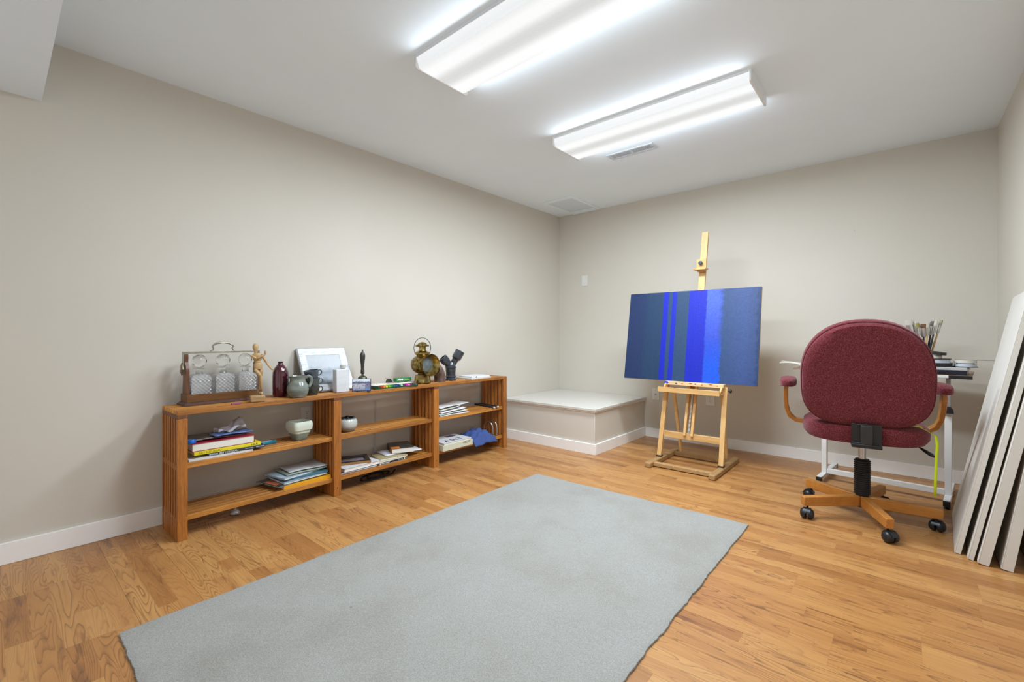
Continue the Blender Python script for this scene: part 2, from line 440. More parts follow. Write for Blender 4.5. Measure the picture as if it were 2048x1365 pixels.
m.build('carpet', RUGM, rug)
fz = MB(); rr = random.Random(3)
for i in range(len(per)*14):
    t = rr.random()*len(per); u, v = per[int(t) % len(per)]; u2, v2 = per[(int(t)+1) % len(per)]
    f = t % 1; p, z = rug_pt(u+(u2-u)*f, v+(v2-v)*f)
    d = Vector((p.x-1.64, (p.y+2.78)*0.6)); d = Vector((1 if u == 1 else (-1 if u == 0 else 0), 1 if v == 1 else (-1 if v == 0 else 0))); d.normalize()
    a = rr.uniform(-1, 1); d = Vector((d.x*math.cos(a)-d.y*math.sin(a), d.x*math.sin(a)+d.y*math.cos(a)))
    L = rr.uniform(0.003, 0.009); b = Vector((p.x-d.x*0.003, p.y-d.y*0.003, z-rr.random()*0.006))-rc
    e = b+Vector((d.x*L, d.y*L, rr.uniform(-0.002, 0.004))); e.z = max(e.z, 0.001)
    w = Vector((-d.y, d.x, 0))*0.0008
    fz.add([b-w, b+w, e], [(0, 1, 2)])
tag(fz.build('edge_fibres', RUGM, rug), kind='stuff')

# ------------------------------------------------------------------ slatted shelving unit
TEAK = wood('oiled_teak', (140, 86, 38), (212, 146, 66), 0, 14, 5, 0.42, 0.2)
TEAKV = wood('oiled_teak_upright', (136, 80, 32), (204, 130, 54), 2, 14, 5, 0.42, 0.2)
TEAKE = wood('teak_end_grain', (96, 58, 34), (138, 88, 52), 2, 3, 20, 0.55, 0.2)
SO = Vector((0.315, -3.60, 0)); SE = Vector((0.288, -1.217, 0))
SU = (SE-SO).normalized(); SW = Vector((-SU.y, SU.x, 0))
SRZ = math.atan2(SU.y, SU.x)
def S(l, d, z=0.0): return SO+SU*l+SW*d+Vector((0, 0, z))
shelf = thing('slatted_shelf', 'long low teak shelving unit of open slats along the left wall', 'shelf', SO, SRZ)
SD, SL, SHT = 0.266, 2.386, 0.62
sw = SD/13.0
ups = [(0.0, 0.042), (0.785, 0.832), (1.565, 1.612), (2.341, 2.386)]
cache = {}
def slat(name, x0, x1, y0, y1, z0, z1, m_):
    key = (round(x1-x0, 4), round(y1-y0, 4), round(z1-z0, 4), m_.name)
    if key not in cache: cache[key] = MB().box(0, key[0], 0, key[1], 0, key[2]).mesh(name, m_)
    return mobj(name, cache[key], shelf, (x0, y0, z0), bevel=0.0016)
TOPT = 0.022
for ui, (a, b) in enumerate(ups):
    last = ui == 3
    top = SHT if last else SHT-TOPT-0.018
    for k in range(7): slat('upright_slat', a, b, 2*k*sw, (2*k+1)*sw, 0, top, TEAKV)
    if not last:
        slat('crosspiece', a, b, 0.0005, SD-0.0005, SHT-TOPT-0.018, SHT-TOPT, TEAKE)
    e = 0.0015
    for k in range(6):
        y0, y1 = (2*k+1)*sw, (2*k+2)*sw
        slat('spacer_block', a+e, b-e, y0, y1, 0, 0.083, TEAKV)
        if last: slat('spacer_block', a+e, b-e, y0, y1, SHT-0.03, SHT-0.001, TEAKE)
for k in range(7): slat('top_slat', 0, 2.341, 2*k*sw, (2*k+1)*sw, SHT-TOPT, SHT, TEAK)
spans = [(0.002, 0.786), (0.787, 1.566), (1.567, 2.384)]
for (a, b) in spans:
    for z0 in (0.084, 0.335):
        for k in range(6): slat('shelf_slat', a, b, (2*k+1)*sw, (2*k+2)*sw, z0, z0+0.025, TEAK)
for l in (0.808, 1.588):
    MB().cyl((0, 0, 0), (0, 0.0015, 0), 0.0035, 10).build('bolt_hole', mat('dark_hole', (40, 24, 14), 0.8), shelf, (l, -0.001, 0.05))

T0, T1, T2 = SHT, 0.360, 0.109
def SP(l, d, z): return S(l, d, z)

# ------------------------------------------------------------------ glass, glaze and metal materials
def glass(name, tint=(1, 1, 1, 1), rough=0.02):
    k = NT(name); k.p.inputs['Base Color'].default_value = tint; k.p.inputs['Roughness'].default_value = rough
    k.p.inputs['Transmission Weight'].default_value = 1.0; k.p.inputs['IOR'].default_value = 1.45
    return k.m
CRYSTAL = glass('cut_crystal', (0.97, 0.98, 0.98, 1), 0.04)
def cut_glass():
    k = NT('diamond_cut_crystal'); k.p.inputs['Base Color'].default_value = (0.98, 0.99, 1.0, 1); k.p.inputs['Roughness'].default_value = 0.05
    k.p.inputs['Transmission Weight'].default_value = 0.72; k.p.inputs['IOR'].default_value = 1.45
    v = k.n('TexCoord').outputs['Object']; sp = k.n('SeparateXYZ', {0: v})
    a = k.math('SINE', k.math('MULTIPLY', k.math('ADD', sp.outputs[0], sp.outputs[1]), 330.0)); b = k.math('SINE', k.math('MULTIPLY', sp.outputs[2], 350.0))
    k.bump(k.math('MULTIPLY', a, b), 0.7, 0.004)
    return k.m
CUTG = cut_glass()
def glaze(name, c1, c2, rough=0.2, scale=14, stretch=(1, 1, 3), coat=0.3, met=0.0):
    k = NT(name); k.p.inputs['Roughness'].default_value = rough; k.p.inputs['Metallic'].default_value = met
    k.p.inputs['Coat Weight'].default_value = coat; k.p.inputs['Coat Roughness'].default_value = 0.12
    v = k.scaled(k.n('TexCoord').outputs['Object'], stretch)
    f = k.noise(v, scale, 4.0, 0.6)
    k.set(k.p.inputs['Base Color'], k.ramp(f, [(0.35, rgb(*c1)), (0.65, rgb(*c2))]))
    k.bump(f, 0.1, 0.002)
    return k.m
BRASS = glaze('aged_brass', (112, 94, 50), (192, 168, 106), 0.28, 30, (1, 1, 1), 0.0, 1.0)
OAK = wood('walnut_stand', (92, 58, 26), (140, 92, 42), 0, 14, 6, 0.4, 0.25)
OAKD = wood('dark_walnut_moulding', (66, 44, 36), (96, 66, 54), 0, 14, 6, 0.4, 0.2)
PEWTER = mat('tarnished_nickel', (168, 164, 150), 0.32, 1.0, var=0.15, vscale=60)

# ---- decanter stand with three decanters
ts = thing('decanter_stand', 'lockable wooden decanter stand with metal bar and carrying handle', 'decanter stand', S(0.253, 0.196, T0), SRZ)
hx, hy = 0.192, 0.068
def frustum(mb, x, y, z0, x2, y2, z1):
    return mb.loft([[Vector((sx*x, sy*y, z0)) for sx, sy in ((-1,-1),(1,-1),(1,1),(-1,1))], [Vector((sx*x2, sy*y2, z1)) for sx, sy in ((-1,-1),(1,-1),(1,1),(-1,1))]], True, False)
frustum(frustum(MB(), hx, hy, 0, hx, hy, 0.006), hx, hy, 0.006, hx-0.012, hy-0.012, 0.016).build('base_moulding', OAKD, ts, bevel=0.001)
bx0, by0 = hx-0.014, hy-0.014
MB().box(-bx0, bx0, -by0, -by0+0.008, 0.016, 0.056).box(-bx0, bx0, by0-0.008, by0, 0.016, 0.056).box(-bx0, -bx0+0.012, -by0+0.008, by0-0.008, 0.016, 0.056).box(bx0-0.012, bx0, -by0+0.008, by0-0.008, 0.016, 0.056).box(-bx0+0.012, bx0-0.012, -by0+0.008, by0-0.008, 0.016, 0.022).build('box_tray', OAK, ts, bevel=0.0012)
for s in (-1, 1):
    prof = [(0.034, 0.056), (0.033, 0.09), (0.027, 0.13), (0.030, 0.17), (0.026, 0.20), (0.012, 0.215), (0.010, 0.235), (0.013, 0.24), (0.011, 0.262)]
    out = [(y, z) for y, z in prof]+[(-y, z) for y, z in reversed(prof)]
    MB().prism(out, -0.007, 0.007, Matrix(((0,0,1,0),(1,0,0,0),(0,1,0,0),(0,0,0,1)))).build('end_post', wood('walnut_post', (84, 48, 26), (124, 74, 42), 2, 12, 6, 0.35, 0.2), ts, (s*(bx0-0.010), 0, 0), bevel=0.002)
MB().box(-bx0-0.004, bx0+0.004, -0.008, 0.008, 0.264, 0.274).box(-bx0-0.006, -bx0, -0.008, 0.008, 0.19, 0.274).box(bx0, bx0+0.006, -0.008, 0.008, 0.19, 0.274).build('locking_bar', PEWTER, ts, bevel=0.001)
hp = [(-0.062, 0, 0.275), (-0.050, 0, 0.279), (-0.044, 0, 0.288), (-0.05, 0, 0.298), (-0.047, 0, 0.305), (-0.03, 0, 0.316), (0, 0, 0.321), (0.03, 0, 0.316), (0.047, 0, 0.305), (0.05, 0, 0.298), (0.044, 0, 0.288), (0.050, 0, 0.279), (0.062, 0, 0.275)]
MB().tube(hp, [0.002, 0.003, 0.0035, 0.004, 0.0045, 0.005, 0.0052, 0.005, 0.0045, 0.004, 0.0035, 0.003, 0.002], 10).build('carry_handle', PEWTER, ts)
esc = MB().prism([(0.020*math.cos(a)*(1.15 if i % 2 else 0.9), 0.030*math.sin(a)*(1.1 if i % 2 else 0.95)) for i, a in enumerate([2*PI*i/14 for i in range(14)])], 0, 0.004, Matrix(((0,0,-1,0),(1,0,0,0),(0,1,0,0),(0,0,0,1)))).build('lock_plate', mat('tarnished_brass_plate', (120, 108, 80), 0.4, 0.9), ts, (-bx0-0.006, 0, 0.185))
MB().tube([(0.0, 0.008*math.cos(a), 0.008*math.sin(a)) for a in [2*PI*i/16 for i in range(16)]], 0.002, 8, True).build('ring_pull', PEWTER, esc, (-0.008, 0, -0.012))

def cut_body(mb):
    # square bottle with a grid of cut pyramids on every side, rounded shoulders and a neck
    hw, z0, z1 = 0.046, 0.0, 0.112
    N, K = 16, 18
    rings = []
    def ringat(z, h, cut):
        pts = []
        for side in range(4):
            for i in range(N):
                t = -1+2*i/N
                x, y = t*h, -h
                if abs(t) > 0.86:   # corner chamfer
                    y = -h+(abs(t)-0.86)*h*0.5
                dd = 0.0045 if (cut and (i+cut) % 2 == 0 and 0.05 < i/N < 0.98) else 0.0
                y += dd
                c, s_ = math.cos(side*PI/2), math.sin(side*PI/2)
                pts.append(Vector((x*c-y*s_, x*s_+y*c, z)))
        return pts
    for j in range(K+1):
        rings.append(ringat(z0+(z1-z0)*j/K, hw, 1+(j % 2) if 0 < j < K-2 else 0))
    for h_, z in ((0.0445, 0.118), (0.040, 0.124), (0.031, 0.130), (0.020, 0.134)):
        rings.append(ringat(z, h_, 0))
    mb.loft(rings, True, False)
    return mb
dec_mesh = None
for i, (lx, lab) in enumerate(((0.143, 'cut crystal decanter with ball stopper, leftmost in the wooden stand'), (0.253, 'cut crystal decanter with ball stopper, middle one in the wooden stand'), (0.363, 'cut crystal decanter with ball stopper, beside the wooden mannequin'))):
    dt = thing('decanter', lab, 'decanter', S(lx, 0.196, T0+0.0225), SRZ, 'decanters in the locked stand')
    if dec_mesh is None:
        b_ = MB(); cut_body(b_)
        dec_mesh = b_.mesh('bottle', CUTG)
        nk = MB().lathe([(0.019, 0.134), (0.016, 0.139), (0.016, 0.155), (0.026, 0.158), (0.027, 0.163), (0.016, 0.166)], 16)
        neck_mesh = nk.mesh('neck', CRYSTAL)
        st = MB(); rings = []
        for q, t in enumerate([-1.25, -0.9, -0.5, 0, 0.5, 0.9, 1.25]):
            rings.append([Vector((0.0345*math.cos(t)*math.cos(2*PI*(k+0.5*(q % 2))/10), 0.0345*math.cos(t)*math.sin(2*PI*(k+0.5*(q % 2))/10), 0.202+0.0345*math.sin(t))) for k in range(10)])
        st.loft(rings, True, False); stop_mesh = st.mesh('stopper', CRYSTAL)
    mobj('bottle', dec_mesh, dt); mobj('neck', neck_mesh, dt); mobj('stopper', stop_mesh, dt)

# ---- jointed mannequin
BEECH = wood('beech_mannequin', (168, 134, 88), (198, 166, 118), 2, 8, 8, 0.45, 0.1)
mn = thing('artist_mannequin', 'jointed wooden artist mannequin on a small block, arm raised', 'mannequin', S(0.366, 0.034, T0), SRZ-0.25)
MB().loft([[Vector((x, y, z)) for x, y in ((-0.036, -0.024), (0.036, -0.024), (0.036, 0.024), (-0.036, 0.024))] for z in (0, 0.036)], True, False).build('base_block', wood('beech_block', (140, 106, 68), (178, 142, 96), 0, 8, 8, 0.5, 0.2), mn, bevel=0.006)
MB().cyl((0.004, 0.012, 0.034), (0.004, 0.012, 0.185), 0.0018, 8).build('support_rod', PEWTER, mn)
def px(X, Y, y=0.0): return ((X-1540)/9.1/400, y, (1240-Y)/9.1/375)
def part(name, mb): return mb.build(name, BEECH, mn)
hd = MB().lathe([(0, -0.026), (0.007, -0.024), (0.0095, -0.014), (0.0135, 0.0), (0.0145, 0.010), (0.011, 0.020), (0.005, 0.0245), (0, 0.0255)], 18)
part('head', hd).location = px(1508, 250)
part('neck', MB().cyl(px(1515, 345), px(1510, 300), 0.006, 12))
part('chest', MB().loft([[Vector(px(1540, Y))+Vector((a*rx*math.cos(2*PI*k/16), a*ry*math.sin(2*PI*k/16), 0)) for k in range(16)] for Y, rx, ry, a in ((482, 0.016, 0.011, 1), (470, 0.020, 0.013, 1), (400, 0.0245, 0.014, 1), (360, 0.022, 0.012, 1), (340, 0.012, 0.008, 1))]))
part('waist', MB().ell(px(1545, 500), 0.015, 0.011, 0.011))
part('hips', MB().loft([[Vector(px(1550, Y))+Vector((rx*math.cos(2*PI*k/16), ry*math.sin(2*PI*k/16), 0)) for k in range(16)] for Y, rx, ry in ((635, 0.019, 0.012), (600, 0.0215, 0.0135), (545, 0.020, 0.013), (518, 0.015, 0.010))]))
part('upper_arm', MB().limb(px(1432, 385, -0.004), px(1515, 438, -0.020), 0.0065, 0.0055))
part('forearm', MB().limb(px(1522, 436, -0.020), px(1662, 372, -0.016), 0.0060, 0.0042))
part('hand', MB().ell(px(1672, 330, -0.016), 0.0055, 0.004, 0.012))
part('upper_arm', MB().limb(px(1642, 425, 0.0), px(1705, 530, -0.002), 0.0065, 0.0055))
part('forearm', MB().limb(px(1708, 535, -0.002), px(1780, 640, -0.004), 0.0060, 0.004))
part('hand', MB().limb(px(1786, 645, -0.004), px(1825, 662, -0.006), 0.0045, 0.003))
part('thigh', MB().limb(px(1505, 650, -0.003), px(1592, 765, -0.014), 0.0105, 0.0075))
part('shin', MB().limb(px(1596, 775, -0.014), px(1606, 1000, -0.006), 0.0078, 0.005))
part('thigh', MB().limb(px(1600, 650, 0.003), px(1605, 770, 0.006), 0.0105, 0.0075))
part('shin', MB().limb(px(1605, 780, 0.006), px(1590, 1010, 0.004), 0.0078, 0.005))
for yy, X in ((-0.006, 1612), (0.005, 1590)):
    part('foot', MB().limb((px(X, 0)[0], yy+0.006, 0.048), (px(X, 0)[0], yy-0.008, 0.0405), 0.007, 0.0045))

# ---- vases and mugs
def lathe_obj(name, prof, m_, parent=None, seg=40, loc=(0, 0, 0), rot=(0, 0, 0)):
    return MB().lathe(prof, seg).build(name, m_, parent, loc, rot)
GAR = glaze('garnet_glaze', (52, 10, 22), (84, 22, 38), 0.1, 10, (1, 1, 0.3), 0.8)
bt = tag(lathe_obj('bottle_vase', [(0.030, 0), (0.038, 0.004), (0.042, 0.016), (0.043, 0.06), (0.043, 0.12), (0.041, 0.145), (0.034, 0.165), (0.022, 0.182), (0.0135, 0.192), (0.0125, 0.198), (0.017, 0.205), (0.014, 0.205), (0.010, 0.198), (0.010, 0.19)], GAR, None, 48, S(0.536, 0.152, T0)), 'tall glossy maroon ceramic bottle with a narrow neck', 'vase')
CEL = glaze('celadon_glaze', (98, 106, 98), (138, 146, 136), 0.22, 9, (1, 1, 4))
pt = thing('pitcher', 'round grey green stoneware pitcher with strap handle', 'pitcher', S(0.590, 0.050, T0), SRZ-0.35)
lathe_obj('body', [(0.036, 0), (0.044, 0.003), (0.055, 0.022), (0.0595, 0.045), (0.056, 0.068), (0.046, 0.086), (0.041, 0.095), (0.0415, 0.112), (0.047, 0.124), (0.044, 0.1245), (0.038, 0.112), (0.037, 0.095), (0.045, 0.075), (0.05, 0.045), (0.03, 0.01)], CEL, pt, 48)
MB().tube([(0.042, 0, 0.112), (0.056, 0, 0.120), (0.070, 0, 0.112), (0.074, 0, 0.095), (0.068, 0, 0.075), (0.060, 0, 0.058)], [0.006, 0.0065, 0.0065, 0.006, 0.0055, 0.005], 12, False, 1.5).build('handle', CEL, pt)
MB().prism([(-0.040, -0.014), (-0.058, 0), (-0.040, 0.014)], 0.112, 0.1238).build('spout', CEL, pt, bevel=0.003)
MUG = [glaze('slate_blue_glaze_%d' % i, c1, c2, 0.25, 20, (1, 1, 2)) for i, (c1, c2) in enumerate((((44, 46, 44), (78, 76, 64)), ((60, 66, 70), (92, 96, 92)), ((58, 66, 76), (84, 92, 100))))]
for i, (z, tx, ty, dx) in enumerate(((0.0, 0, 0, 0), (0.047, 0.04, 0, 0.002), (0.095, 0.14, 0.06, 0.0))):
    lab = ('dark olive brown mug at the bottom of the three stacked mugs', 'slate mug in the middle of the three stacked mugs', 'speckled blue grey mug tilted on top of the three stacked mugs')[i]
    mg = thing('mug', lab, 'mug', S(0.692+dx, 0.085, T0+z), SRZ-0.35, 'stacked dark mugs beside the pitcher')
    mg.rotation_euler = (ty, -tx, SRZ-0.3)
    lathe_obj('body', [(0.026, 0), (0.030, 0.002), (0.036, 0.015), (0.040, 0.035), (0.043, 0.054), (0.0405, 0.0545), (0.037, 0.035), (0.033, 0.016), (0.02, 0.006)], MUG[i], mg, 36)
    MB().tube([(0.040, 0, 0.046), (0.050, 0, 0.049), (0.059, 0, 0.040), (0.057, 0, 0.027), (0.048, 0, 0.019), (0.036, 0, 0.018)], 0.0035, 8).build('handle', MUG[i], mg)

# ---- silver picture frame leaning on the wall
def picture_mat(name, kind):
    k = NT(name); k.p.inputs['Roughness'].default_value = 0.4
    tc = k.n('TexCoord').outputs['Object']; sp = k.n('SeparateXYZ', {0: tc})
    if kind == 'town':
        n = k.noise(k.scaled(tc, (14, 14, 14)), 1.0, 5.0, 0.6)
        hgt = k.math('ADD', sp.outputs[2], k.math('MULTIPLY', n, 0.10))
        c = k.ramp(k.math('MULTIPLY', hgt, 3.6), [(0.22, rgb(96, 104, 110)), (0.40, rgb(74, 84, 94)), (0.52, rgb(120, 130, 142)), (0.66, rgb(88, 100, 116)), (0.82, rgb(186, 192, 198)), (1.0, rgb(196, 200, 204))])
        n2 = k.noise(k.scaled(tc, (40, 40, 40)), 1.0, 3.0, 0.6)
        c = k.mix(k.math('MULTIPLY', n2, 0.4), c, rgb(150, 158, 166))
    else:
        n = k.noise(k.scaled(tc, (40, 40, 40)), 1.0, 5.0, 0.65)
        hgt = k.math('ADD', sp.outputs[2], k.math('MULTIPLY', k.math('SUBTRACT', n, 0.5), 0.028))
        c = k.ramp(k.math('MULTIPLY', hgt, 13.0), [(0.05, rgb(110, 140, 170)), (0.3, rgb(170, 176, 190)), (0.55, rgb(190, 188, 200)), (0.68, rgb(96, 100, 122)), (0.76, rgb(78, 88, 108)), (0.84, rgb(210, 220, 232)), (1.0, rgb(222, 230, 240))])
        v = k.noise(k.scaled(tc, (70, 70, 70)), 1.0, 2.0, 0.5)
        c = k.mix(k.math('MULTIPLY', k.math('GREATER_THAN', v, 0.60), k.math('LESS_THAN', hgt, 0.045)), c, rgb(140, 104, 140))
        v2 = k.math('MULTIPLY', k.math('GREATER_THAN', sp.outputs[0], 0.022), k.math('LESS_THAN', hgt, 0.05))
        c = k.mix(k.math('MULTIPLY', v2, 0.7), c, rgb(96, 92, 130))
        v3 = k.math('MULTIPLY', k.math('GREATER_THAN', sp.outputs[0], 0.02), k.math('LESS_THAN', hgt, 0.017))
        c = k.mix(v3, c, rgb(92, 140, 190))
    k.set(k.p.inputs['Base Color'], c)
    k.p.inputs['Coat Weight'].default_value = 0.08; k.p.inputs['Coat Roughness'].default_value = 0.2
    return k.m
SILV = glaze('brushed_silver_leaf', (168, 172, 176), (208, 210, 212), 0.5, 26, (1, 1, 6), 0.0, 0.35)
def frame_obj(label, loc, rz, tilt, w, h, bar, depth, fm, pm_, cat='picture frame', lay=False):
    t = thing('picture_frame', label, cat, loc, rz); t.rotation_euler = (-tilt, 0, rz)
    # local: x width, z height, front -y
    def ringp(ix, yy): return [Vector((sx*(w/2-ix), yy, zc)) for sx, zc in ((-1, ix), (1, ix), (1, h-ix), (-1, h-ix))]
    MB().loft([ringp(0, 0.0), ringp(0, -depth*0.7), ringp(bar*0.12, -depth), ringp(bar*0.55, -depth*0.8), ringp(bar, -depth*0.55), ringp(bar, 0.0)], False, False, True).build('frame', fm, t)
    MB().box(-w/2+bar-0.002, w/2-bar+0.002, -depth*0.45, -depth*0.2, bar-0.002, h-bar+0.002).build('picture', pm_, t)
    MB().box(-w/2+0.004, w/2-0.004, -depth*0.15, 0.001, 0.004, h-0.004).build('backing_board', mat('backing_card', (70, 62, 54), 0.8), t)
    return t
frame_obj('silver picture frame with pale town view leaning on the wall', S(0.850, 0.154, T0+0.001), SRZ, math.atan2(0.145, 0.270), 0.326, 0.306, 0.050, 0.018, SILV, picture_mat('town_print', 'town'))

# ---- white flask
fl = thing('ceramic_flask', 'white rectangular ceramic flask with a short round neck', 'flask', S(0.880, 0.086, T0), SRZ)
CER = glaze('white_ceramic', (205, 208, 212), (218, 220, 222), 0.35, 10)
MB().box(-0.045, 0.045, -0.024, 0.024, 0, 0.145).build('body', CER, fl, bevel=0.004)
lathe_obj('neck', [(0.012, 0.143), (0.012, 0.149), (0.019, 0.150), (0.0195, 0.170), (0.015, 0.172)], mat('grey_cap', (196, 196, 194), 0.4), fl, 24, (0.012, 0, 0))

# ---- hand bell
BRZ = glaze('bell_bronze', (60, 62, 48), (110, 112, 88), 0.4, 30, (1, 1, 1), 0.0, 0.7)
be = thing('hand_bell', 'old bronze hand bell with turned black handle', 'bell', S(1.064, 0.140, T0), SRZ)
lathe_obj('bell', [(0.046, 0), (0.0465, 0.003), (0.040, 0.014), (0.034, 0.04), (0.031, 0.066), (0.028, 0.078), (0.018, 0.086), (0.008, 0.089), (0.006, 0.10)], BRZ, be)
lathe_obj('handle', [(0.0075, 0.098), (0.013, 0.104), (0.0135, 0.110), (0.011, 0.113), (0.0135, 0.117), (0.0125, 0.123), (0.0105, 0.13), (0.0115, 0.16), (0.0165, 0.205), (0.0175, 0.222), (0.014, 0.238), (0.006, 0.247), (0.0055, 0.254), (0.003, 0.262), (0, 0.264)], mat('ebonised_wood', (52, 50, 46), 0.42), be, 24)

# ---- small snapshot in a clear stand
ph = thing('photo_stand', 'small landscape snapshot in a clear stand at the shelf edge', 'photo', S(0.985, 0.024, T0), SRZ-0.66)
o_ = MB().box(-0.054, 0.054, -0.003, 0.0, 0.004, 0.077).build('photograph', picture_mat('river_snapshot', 'photo'), ph, rot=(-0.14, 0, 0))
MB().box(-0.058, 0.058, -0.0005, 0.003, 0.0, 0.080).build('frame_back', mat('navy_plastic', (58, 62, 84), 0.3), ph, rot=(-0.14, 0, 0), bevel=0.0008)
MB().box(-0.058, 0.058, -0.006, 0.0, 0.0, 0.0045).box(-0.02, 0.02, 0.0, 0.040, 0, 0.003).build('foot', mat('dark_acrylic', (40, 40, 50), 0.2), ph, bevel=0.0008)

# ---- tin of pastels with a leaflet, green box and clip on top
tn = thing('pastel_set', 'flat open tin of coloured pastels beside the brass lamp', 'pastel set', S(1.255, 0.085, T0), SRZ-0.10)
MB().box(-0.165, 0.165, -0.078, 0.078, 0, 0.004).box(-0.165, 0.165, -0.078, -0.075, 0.004, 0.008).box(-0.165, 0.165, 0.075, 0.078, 0.004, 0.018).box(-0.165, -0.162, -0.075, 0.075, 0.004, 0.018).box(0.162, 0.165, -0.075, 0.075, 0.004, 0.018).build('tin', mat('green_tin', (22, 66, 40), 0.35), tn)
PCOL = [(20, 44, 26), (30, 84, 44), (200, 34, 40), (226, 120, 30), (232, 204, 40), (120, 190, 40), (46, 150, 60), (30, 110, 90), (34, 70, 150), (40, 50, 120), (150, 220, 150), (90, 40, 110), (180, 50, 150), (240, 120, 190), (120, 60, 90), (60, 56, 66), (90, 90, 96)]
for i, c_ in enumerate(PCOL):
    xx = -0.152+i*0.0190
    MB().cyl((xx, -0.074, 0.012), (xx, 0.0, 0.012), 0.0078, 10).build('pastel_stick', mat('pastel_%d' % i, c_, 0.8), tn)
MB().grid(8, 4, lambda u, v: Vector((-0.160+0.31*u, -0.045+0.115*v, 0.0215+0.004*math.sin(u*7)*v))).build('leaflet', mat('leaflet_paper', (226, 222, 206), 0.7, var=0.06, vscale=40), tn, solid=0.0008)
gb = thing('crayon_box', 'small green printed carton lying on the pastel tin', 'box', S(1.372, 0.12, T0+0.0275), SRZ-0.16)
MB().box(-0.062, 0.062, -0.02, 0.02, 0, 0.026).build('carton', mat('green_carton', (24, 118, 66), 0.45), gb, bevel=0.003)
q = MB(); rr = random.Random(5)
for i in range(8): q.box(-0.047+i*0.0055, -0.043+i*0.0055, -0.0206, -0.0198, 0.010-0.004*(i % 3 == 0), 0.018+0.003*(i in (0, 6)))
q.build('lettering', mat('print_white', (236, 238, 230), 0.5), gb)
q = MB()
for i in range(11): q.box(0.004+i*0.0042, 0.0068+i*0.0042, -0.0206, -0.0198, 0.0115, 0.0155)
q.build('lettering', mat('print_yellow', (226, 206, 60), 0.5), gb)
bc = thing('binder_clip', 'dark metal binder clip beside the green carton', 'clip', S(1.268, 0.135, T0+0.0265), SRZ+0.3)
MB().loft([[Vector((x, y, z)) for y, z in ((-0.014, 0.0), (0.014, 0.0), (0.011, 0.004), (0.002, 0.024), (-0.002, 0.024), (-0.011, 0.004))] for x in (-0.022, 0.022)], True, False).build('spring_body', mat('clip_steel', (70, 70, 68), 0.35, 0.7), bc, bevel=0.001)
MB().tube([(-0.012, 0.0, 0.023), (-0.014, 0.014, 0.030), (-0.006, 0.032, 0.026), (0.006, 0.032, 0.026), (0.014, 0.014, 0.030), (0.012, 0.0, 0.023)], 0.0011, 6).build('wire_loop', CHROME, bc)

# ---- brass carriage lamp
la = thing('brass_lamp', 'antique brass carriage lamp with flared reflector and wire bail', 'lamp', S(1.537, 0.100, T0), SRZ)
lathe_obj('base', [(0.060, 0), (0.063, 0.004), (0.063, 0.012), (0.059, 0.020), (0.056, 0.050), (0.050, 0.064), (0.034, 0.068), (0.030, 0.074), (0.032, 0.088)], BRASS, la)
RY = Matrix.Rotation(PI/2, 4, 'X'); RY.translation = (0, 0, 0.140)
MB().lathe([(0.0, -0.090), (0.022, -0.088), (0.046, -0.078), (0.062, -0.058), (0.070, -0.03), (0.072, 0.0), (0.068, 0.030), (0.060, 0.046)], 40, RY).build('body', glaze('embossed_brass', (84, 70, 36), (178, 154, 94), 0.34, 55, (1, 1, 1), 0.0, 1.0), la)
MB().lathe([(0.056, 0.040), (0.060, 0.052), (0.072, 0.082), (0.080, 0.098), (0.082, 0.102), (0.079, 0.102), (0.070, 0.086), (0.056, 0.060), (0.053, 0.056)], 44, RY, False).build('reflector', BRASS, la)
MB().lathe([(0.054, 0.050), (0.053, 0.056), (0.03, 0.064), (0.0, 0.067)], 32, RY).build('lens', mat('clouded_lens', (112, 122, 122), 0.15, 0.3, var=0.35, vscale=30), la)
lathe_obj('chimney', [(0.036, 0.196), (0.042, 0.208), (0.046, 0.212), (0.056, 0.220), (0.056, 0.230), (0.044, 0.238), (0.030, 0.244), (0.027, 0.250), (0.027, 0.272), (0.036, 0.274), (0.046, 0.278), (0.046, 0.286), (0.034, 0.292), (0.030, 0.298), (0.016, 0.306), (0.0, 0.309)], BRASS, la)
MB().box(0.040, 0.058, -0.008, 0.008, 0.274, 0.288).box(-0.058, -0.040, -0.008, 0.008, 0.274, 0.288).build('vent_tab', BRASS, la, bevel=0.002)
bl = [(-0.055+0.0, 0, 0.226)]+[(-0.062*math.cos(a)*(1.0), 0, 0.262+0.078*math.sin(a)) for a in [PI*i/18 for i in range(19)]]+[(0.055, 0, 0.226)]
MB().tube(bl, 0.0022, 8).build('bail_handle', mat('dark_wire', (66, 60, 46), 0.4, 0.8), la, rot=(0, 0, -0.6))

# ---- iron elbow and Y shaped stoneware pipe
IRON = glaze('rusty_iron', (84, 66, 58), (122, 100, 90), 0.7, 24, (1, 1, 1), 0.0)
el = MB(); rings = []
for i in range(13):
    a = PI/2*i/12
    c = Vector((-0.075+0.075*math.cos(a), 0, 0.012+0.088*math.sin(a)))
    xd = Vector((math.cos(a), 0, math.sin(a)))
    rings.append([c+0.044*(xd*math.cos(2*PI*k/24)+Vector((0, 1, 0))*math.sin(2*PI*k/24)) for k in range(24)])
rings.insert(0, [p-Vector((0, 0, 0.012)) for p in rings[0]])
inner = [[(p-sum(r, Vector())/24)*0.86+sum(r, Vector())/24 for p in r] for r in rings]
el.loft(rings+inner[::-1], False, True, True)
tag(el.build('pipe_elbow', IRON, None, S(1.712, 0.105, T0), (0, 0, SRZ+0.35)), 'rusty brown pipe elbow standing behind the brass lamp', 'pipe elbow')
YB = glaze('gunmetal_glaze', (34, 38, 44), (66, 72, 80), 0.2, 26, (1, 1, 1), 0.5)
yp = thing('pipe_sculpture', 'dark glazed Y shaped ceramic pipe sculpture with two open mouths', 'sculpture', S(1.825, 0.105, T0), SRZ-0.5)
